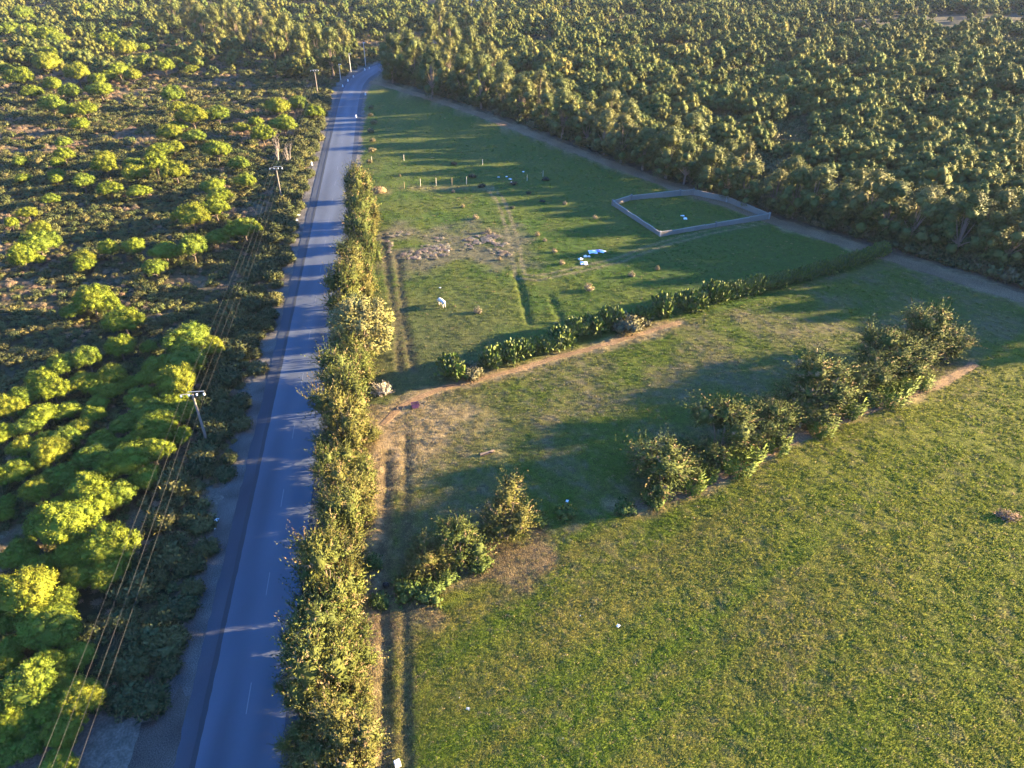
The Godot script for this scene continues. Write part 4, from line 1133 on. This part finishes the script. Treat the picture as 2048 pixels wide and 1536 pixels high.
func build_posts() -> void:
	var said := ["palest fence post, before the four posts' right-hand three", "second of the four pale fence posts beside the fence line", "third of the four fence posts beside the fence line, darker", "last of the four fence posts, nearest the dark mound", "short brown fence post between the straw heap and the pale posts", "fence post standing alone in the upper shaded field", "fence post close to the road beyond the roadside row", "fence post right of the white scraps in the upper field", "fence post beside the dark bush in the upper field", "farthest fence post in the middle of the upper field"]
	for i in POSTS.size():
		var b := Buf.new()
		var h := 1.7 if i < 4 else 1.4
		b.tube([Vector3(0, -0.3, 0), Vector3(0.03, h * 0.6, 0), Vector3(0.05, h, 0)], [0.06, 0.055, 0.045], 6, [Color(0.5, 0.46, 0.38), Color(0.27, 0.2, 0.13)][1 if i in [2, 4] else 0])
		single("fence_post", b.mesh(mat("weathered_wood", 0.9)), said[i], "fence post", Vector3(POSTS[i][0], height(POSTS[i][0], POSTS[i][1]), POSTS[i][1]), 0.0, Vector3.ONE, "fence posts in the upper field")

func scrap(seed_: int, col: Color) -> ArrayMesh:
	# a crumpled sheet
	var g := RandomNumberGenerator.new(); g.seed = seed_
	var b := Buf.new()
	var n := 7
	var pts := []
	for j in n + 1:
		for i in n + 1:
			var u := float(i) / n - 0.5
			var v := float(j) / n - 0.5
			var edge := 1.0 - 2.0 * maxf(absf(u), absf(v))
			pts.append(Vector3(u + g.randf_range(-0.06, 0.06), 0.02 + edge * 0.28 + g.randf_range(0.0, 0.16), v * 0.8 + g.randf_range(-0.06, 0.06)))
	for j in n:
		for i in n:
			var a = pts[j * (n + 1) + i]; var c = pts[j * (n + 1) + i + 1]; var d = pts[(j + 1) * (n + 1) + i + 1]; var e = pts[(j + 1) * (n + 1) + i]
			b.quad(a, c, d, e, Vector3.UP, col)
	return b.mesh(mat("plastic_sheet", 0.5))

func build_small() -> void:
	single("cow", cow_mesh(), "white cow grazing alone in the sunlit field above the cactus hedge", "cow", Vector3(-10.6, height(-10.6, -95.2), -95.2), 2.2)
	# crate on the path
	var o := thing("crate", "dark purple slatted crate lying on the sandy path at the roadside gap", "crate", Vector3(-11.7, height(-11.7, -69.4) + 0.02, -69.4), 0.3)
	for lev in 3:
		for sd in 4:
			var b := Buf.new()
			var a := PI * 0.5 * sd
			b.box(Vector3(sin(a) * (0.3 if sd % 2 == 0 else 0.45), 0.1 + lev * 0.17, cos(a) * (0.3 if sd % 2 == 0 else 0.45)).rotated(Vector3.UP, 0.0), Vector3(0.9, 0.12, 0.03) if sd % 2 == 0 else Vector3(0.03, 0.12, 0.57), Color(0.07, 0.03, 0.09))
			# slats stand on the four sides
			part("slat", b.mesh(mat("crate_plastic", 0.5)), o)
	var fl := Buf.new(); fl.box(Vector3(0, 0.03, 0), Vector3(0.56, 0.03, 0.86), Color(0.07, 0.03, 0.09)); part("floor", fl.mesh(mat("crate_plastic", 0.5)), o)
	# sack
	var g := RandomNumberGenerator.new(); g.seed = 3
	var sb := Buf.new()
	sb.ball(Vector3(0, 0.2, 0), Vector3(0.34, 0.24, 0.28), 8, 12, Color(0.02, 0.02, 0.022), 0.16, g)
	sb.ball(Vector3(0.2, 0.34, 0), Vector3(0.12, 0.14, 0.1), 6, 8, Color(0.02, 0.02, 0.022), 0.2, g)
	single("rubbish_sack", sb.mesh(mat("plastic_sheet", 0.5)), "small black sack in the shade of the gap at the roadside row", "sack", Vector3(-11.2, height(-11.2, -42.1), -42.1))
	# straw heap
	var hb := Buf.new()
	hb.ball(Vector3(0, 0.1, 0), Vector3(1.6, 0.85, 1.2), 10, 16, Color(0.20, 0.145, 0.075), 0.16, g)
	for i in 500:
		var d := rdir(g); d.y = absf(d.y)
		hb.leaf(Vector3(0, 0.1, 0) + d * Vector3(1.6, 0.85, 1.2), (rdir(g) + d * 0.5).normalized(), (d + rdir(g) * 0.7).normalized(), 0.4, 0.07, vary(g, Color(0.26, 0.19, 0.095), 0.3))
	single("straw_heap", hb.mesh(mat("straw", 0.95)), "rounded tan straw heap at the far end of the roadside row", "heap", Vector3(-28.2, height(-28.2, -146.5), -146.5))
	# brush pile, log, pale bush
	single("brush_pile", dry_shrub(61, Color(0.16, 0.11, 0.075)), "pile of brown cut brush in the near field at the right edge", "brush pile", Vector3(48.8, height(48.8, -50.5), -50.5), 0.0, Vector3(1.5, 0.8, 1.3))
	var lg := Buf.new()
	lg.tube([Vector3(-0.9, 0.2, 0), Vector3(0, 0.24, 0.05), Vector3(0.8, 0.22, -0.1)], [0.2, 0.19, 0.15], 9, Color(0.13, 0.10, 0.075))
	lg.tube([Vector3(0.1, 0.25, 0), Vector3(0.4, 0.45, 0.4), Vector3(0.6, 0.5, 0.7)], [0.1, 0.07, 0.04], 6, Color(0.13, 0.10, 0.075))
	single("log", lg.mesh(mat("bark", 0.95)), "short grey log lying at the edge of the long tree shadow", "log", Vector3(-2.7, height(-2.7, -60.6), -60.6), 0.4)
	single("pale_bush", dry_shrub(62, Color(0.42, 0.36, 0.26)), "pale dry bush beside the roadside row above the sandy patch", "bush", Vector3(-16.1, height(-16.1, -72.2), -72.2), 0.0, Vector3(1.9, 1.7, 1.6))
	# sheets, scraps, marker stones
	var white := [scrap(1, Color(0.72, 0.74, 0.76)), scrap(2, Color(0.72, 0.74, 0.76))]
	var blue := scrap(3, Color(0.22, 0.24, 0.62))
	var said := ["largest white plastic sheet, nearest of the heap in the shaded field", "white plastic sheet just behind the largest one in the shaded field", "small white sheet in the middle of the heap in the shaded field", "tiny white sheet between the near and far sheets of the heap", "long white sheet in the far part of the heap in the shaded field", "pale blue-white sheet at the right end of the heap", "dark blue sheet between the two far white sheets of the heap"]
	for i in SHEETS.size():
		var r = SHEETS[i]
		single("plastic_sheet", blue if i == 6 else white[i % 2], said[i], "plastic sheet", Vector3(r[0], height(r[0], r[1]), r[1]), i * 0.8, Vector3(r[2], 0.9, r[2] * 1.2), "plastic sheets in the shaded field")
	var bits := ["first white scrap of the line in the upper field, at its left end", "second white scrap of the line in the upper field", "white scrap in the middle of the line in the upper field", "white scrap beside the dark bush nearest the line of scraps", "lone white scrap beyond the line in the upper field", "white scrap inside the walled plot", "second pale scrap inside the walled plot, nearer the wall", "white scrap in the near field beside the roadside row", "white scrap in the middle of the near field", "white block at the bottom edge beside the roadside row", "white sack under the eucalyptus beyond the walled plot", "white scrap in the pale brush patch", "tiny white scrap left of the white cow", "white scrap on the margin right of the three trees", "tiny white scrap on the margin beside the field shrubs", "tiny white scrap left of the roadside near-field scrap", "tiny white scrap in the near field above the middle scrap", "tiny white scrap low in the near field", "white scrap on the left verge of the road", "small white scrap on the left verge just below another", "white stone on the left verge before the road's first sunlit patch", "second white stone on the left verge before the sunlit patch"]
	for i in LITTER.size():
		var r = LITTER[i]
		if i == 9:
			var bb := Buf.new(); bb.box(Vector3(0, 0.2, 0), Vector3(0.42, 0.5, 0.36), Color(0.75, 0.75, 0.72)); bb.box(Vector3(0, 0.47, 0), Vector3(0.34, 0.06, 0.28), Color(0.7, 0.7, 0.68))
			single("white_block", bb.mesh(mat("plastic_sheet", 0.5)), bits[i], "block", Vector3(r[0], height(r[0], r[1]), r[1]), 0.5)
		else:
			single("litter_scrap", white[i % 2], bits[i], "litter", Vector3(r[0], height(r[0], r[1]), r[1]), i * 1.3, Vector3(r[2], r[2] * 0.9, r[2]) * 0.95, "white scraps lying about")
	for i in MARKERS.size():
		var r = MARKERS[i]
		var mb := Buf.new()
		mb.tube([Vector3(0, -0.2, 0), Vector3(0, 0.6, 0), Vector3(0, 0.78, 0)], [0.24, 0.2, 0.08], 8, Color(0.72, 0.73, 0.72))
		var where: String = "on the outer side of the bend" if i < 5 else ("on the right verge before the bend" if i < 7 else "on the left verge near the sunlit strips")
		single("marker_stone", mb.mesh(mat("whitewash", 0.8)), "white marker stone %s, %s from the near end" % [where, ordinal([1, 2, 3, 4, 5, 2, 1, 2, 1][i])], "marker stone", Vector3(r[0], -0.05, r[1]), 0.0, Vector3.ONE, "white marker stones")
	# dry and dark bushes in the upper fields
	var dry := [dry_shrub(71, Color(0.22, 0.18, 0.10)), dry_shrub(72, Color(0.25, 0.205, 0.13)), dry_shrub(73, Color(0.19, 0.165, 0.12))]
	var names := ["straw-coloured bush farthest up the sunlit strip by the field track", "tan bush on the sunlit strip left of the field track", "tan bush at the right end of the pale brush patch", "tan bush in the shade right of the field track", "tan bush in the shade left of the plastic sheets", "pinkish bush on the fence line right of the four posts", "tawny bush above the straw heap", "largest tan bush, in the shade below the plastic sheets", "tan bush below the walled plot", "grey bush right of the tan bush below the walled plot", "grey bush left of the plastic sheets", "orange-brown weed right of the white cow", "small red-brown weed beside the white cow", "thin grey bush above the plastic sheets", "small grey bush on the shaded side of the field track", "tan bush below the pale brush patch", "tawny bush near the cactus hedge's dark end", "small grey bush left of the heap of sheets"]
	for i in DRY_SHRUBS.size():
		var r = DRY_SHRUBS[i]
		single("dry_bush", dry[i % 3], names[i], "bush", Vector3(r[0], height(r[0], r[1]), r[1]), i * 2.1, Vector3(r[2], r[2] * 1.25, r[2]) * 0.5, "dry bushes in the fields")
	var dk := shrub(75, Color(0.035, 0.04, 0.025), 8, 60, 0.18, 0.09, 0.0)
	var dn := ["dark bush beside the white scraps in the upper field", "dark bush right of the white scraps in the upper field", "small dark bush below the white scraps", "dark bush highest up the shaded field", "dark bush behind the fence posts", "dark mound at the end of the fence line", "small dark bush left of the field track's shaded part", "small dark bush right of the field track's shaded part"]
	for i in DARK_BUSHES.size():
		var r = DARK_BUSHES[i]
		single("dark_bush", dk, dn[i], "bush", Vector3(r[0], height(r[0], r[1]) - 0.1, r[1]), i * 1.1, Vector3(r[2], r[2] * 0.8, r[2]) * 0.62, "dark bushes in the upper field")

func build_house() -> void:
	var o := thing("house", "pale house with a blue roof among the trees at the top edge", "house", Vector3(-20.4, 0, -486.0), 0.1)
	var b := Buf.new()
	b.box(Vector3(0, 2.0, 0), Vector3(9.0, 4.6, 7.0), Color(0.6, 0.6, 0.62))
	part("wall", b.mesh(mat("whitewash", 0.8)), o)
	b = Buf.new()
	var col := Color(0.12, 0.2, 0.5)
	for s in [-1.0, 1.0]:
		b.quad(Vector3(-5, 6.3, 0), Vector3(5, 6.3, 0), Vector3(5, 4.2, 4.0 * s), Vector3(-5, 4.2, 4.0 * s), Vector3(0, 1, s), col)
		b.quad(Vector3(-5, 6.1, 0), Vector3(5, 6.1, 0), Vector3(5, 4.0, 4.0 * s), Vector3(-5, 4.0, 4.0 * s), Vector3(0, -1, 0), col)
		b.flat(Vector3(4.6 * s, 4.2, 3.6), Vector3(4.6 * s, 4.2, -3.6), Vector3(4.6 * s, 6.1, 0), Vector3(s, 0, 0), Color(0.6, 0.6, 0.62))
	part("roof", b.mesh(mat("painted_roof", 0.6)), o)
	for i in 3:
		b = Buf.new(); b.box(Vector3(-2.8 + i * 2.8, 2.3, 3.51), Vector3(1.2, 1.3, 0.08), Color(0.05, 0.06, 0.08)); part("window", b.mesh(mat("glazed", 0.25)), o)

func build_scrub() -> void:
	# maquis left of the road, tufts of dry grass between
	var kinds := [shrub(300, Color(0.058, 0.070, 0.022), 7, 34, 0.3, 0.15, 0.1), shrub(301, Color(0.074, 0.082, 0.026), 6, 34, 0.3, 0.15, 0.1), shrub(302, Color(0.090, 0.086, 0.030), 6, 34, 0.28, 0.13, 0.2), dry_shrub(303, Color(0.20, 0.15, 0.10)), dry_shrub(304, Color(0.25, 0.185, 0.12))]
	var where := [[], [], [], [], []]
	var tints := [[], [], [], [], []]
	var z := -20.0
	while z > -420.0:
		var step := 1.05 if z > -110.0 else (1.2 if z > -220.0 else 1.9)
		var x := -0.76 * -z - 26.0
		while x < road_x(z) - 6.6:
			var px := x + rng.randf_range(-0.6, 0.6) * step
			var pz := z + rng.randf_range(-0.6, 0.6) * step
			x += step
			if Vector2(px, pz).distance_to(Vector2(-31.0, -24.0)) < 7.5: continue
			if px > road_x(pz) - 6.4: continue
			var q := patchy.get_noise_2d(px * 0.8, pz * 0.8) * 1.0 + broad.get_noise_2d(px + 300.0, pz) * 0.9
			var green := 0.74 - q * 1.1
			if rng.randf() > 0.95: continue
			var k := (rng.randi() % 3) if rng.randf() < green else 3 + rng.randi() % 2
			var s := rng.randf_range(0.28, 0.85) if k < 3 else rng.randf_range(0.3, 0.7)
			s *= 1.0 + smoothstep(-80.0, -240.0, pz) * 0.7
			var bas := Basis(Vector3.UP, rng.randf() * TAU) * Basis.from_scale(Vector3(s, s * jig(0.3) * 0.9, s))
			where[k].append(Transform3D(bas, Vector3(px, height(px, pz) - 0.08, pz)))
			var tone := jig(0.25)
			tints[k].append(Color(tone * jig(0.12), tone, tone))
		z -= step
	var o := stuff("scrub_undergrowth", "dark maquis shrubs and dry brush between the umbrella pines", "scrub")
	for k in 5: scatter("shrubs", kinds[k], where[k], tints[k], o)
	# pale thistle brush in the upper field
	var w2 := []
	var t2 := []
	var poly := PackedVector2Array()
	for r in BRUSH_PATCH: poly.append(Vector2(r[0], r[1]))
	for i in 1500:
		var p := Vector2(rng.randf_range(-24.0, 2.0), rng.randf_range(-124.0, -106.0))
		if not Geometry2D.is_point_in_polygon(p, poly): continue
		if patchy.get_noise_2d(p.x * 1.4, p.y * 1.4) < 0.02: continue
		var s := rng.randf_range(0.25, 0.75)
		w2.append(Transform3D(Basis(Vector3.UP, rng.randf() * TAU) * Basis.from_scale(Vector3(s, s * 0.5, s)), Vector3(p.x, height(p.x, p.y), p.y)))
		var tone := jig(0.25)
		t2.append(Color(tone * jig(0.12) * 1.15, tone * 1.2, tone * jig(0.2) * 1.25))
	scatter("stems", dry_shrub(305, Color(0.22, 0.185, 0.14)), w2, t2, stuff("thistle_brush", "pale pinkish dry thistles across the sunlit part of the upper field", "brush"))

func build_grass() -> void:
	var kinds := [tuft(401, 9, 0.11, 0.18), tuft(402, 12, 0.085, 0.24), tuft(403, 7, 0.16, 0.13)]
	var where := [[], [], []]
	var tints := [[], [], []]
	for i in 380000:
		# more tufts per square metre near the camera
		var u := rng.randf()
		var z := -1.0 / lerpf(1.0 / 21.0, 1.0 / 230.0, pow(u, 0.75))
		var reach := 0.74 * -z + 22.0
		var x := rng.randf_range(-0.62 * reach, reach)
		if x < road_x(z) + 5.2: continue
		if z < z_at("track", x) + 1.5 or z < -250.0: continue
		var p := Vector2(x, z)
		if near_line("track", p, 3.0) < 2.2 or near_line("cactus_path", p, 2.0) < 0.7 or near_line("tree_path", p, 2.0) < 0.7: continue
		if near_line("edge", p, 2.0) < 0.7 and rng.randf() < 0.85: continue
		if near_line("bare", p, 3.0) < 1.6 and rng.randf() < 0.75: continue
		var q := patchy.get_noise_2d(x * 1.7, z * 1.7)
		if q < -0.18 and rng.randf() < 0.6: continue
		var far := clampf((-z - 21.0) / 160.0, 0.0, 1.0)
		var s := rng.randf_range(0.6, 1.3) * lerpf(0.85, 2.0, far)
		var k := rng.randi() % 3
		where[k].append(Transform3D(Basis(Vector3.UP, rng.randf() * TAU) * Basis.from_scale(Vector3(s, s * jig(0.3), s)), Vector3(x, height(x, z) - 0.01, z)))
		var c := soil(x, z) * jig(0.12) * 1.08
		if rng.randf() < 0.035: c = Color(0.27, 0.20, 0.09) * jig(0.2)
		elif rng.randf() < 0.25: c = mixc(c, Color(0.085, 0.14, 0.008), 0.4)
		tints[k].append(Color(c.r, c.g, c.b))
	var o := stuff("grass", "short green grass and weeds covering the fields", "grass")
	for k in 3: scatter("grass_tufts", kinds[k], where[k], tints[k], o)
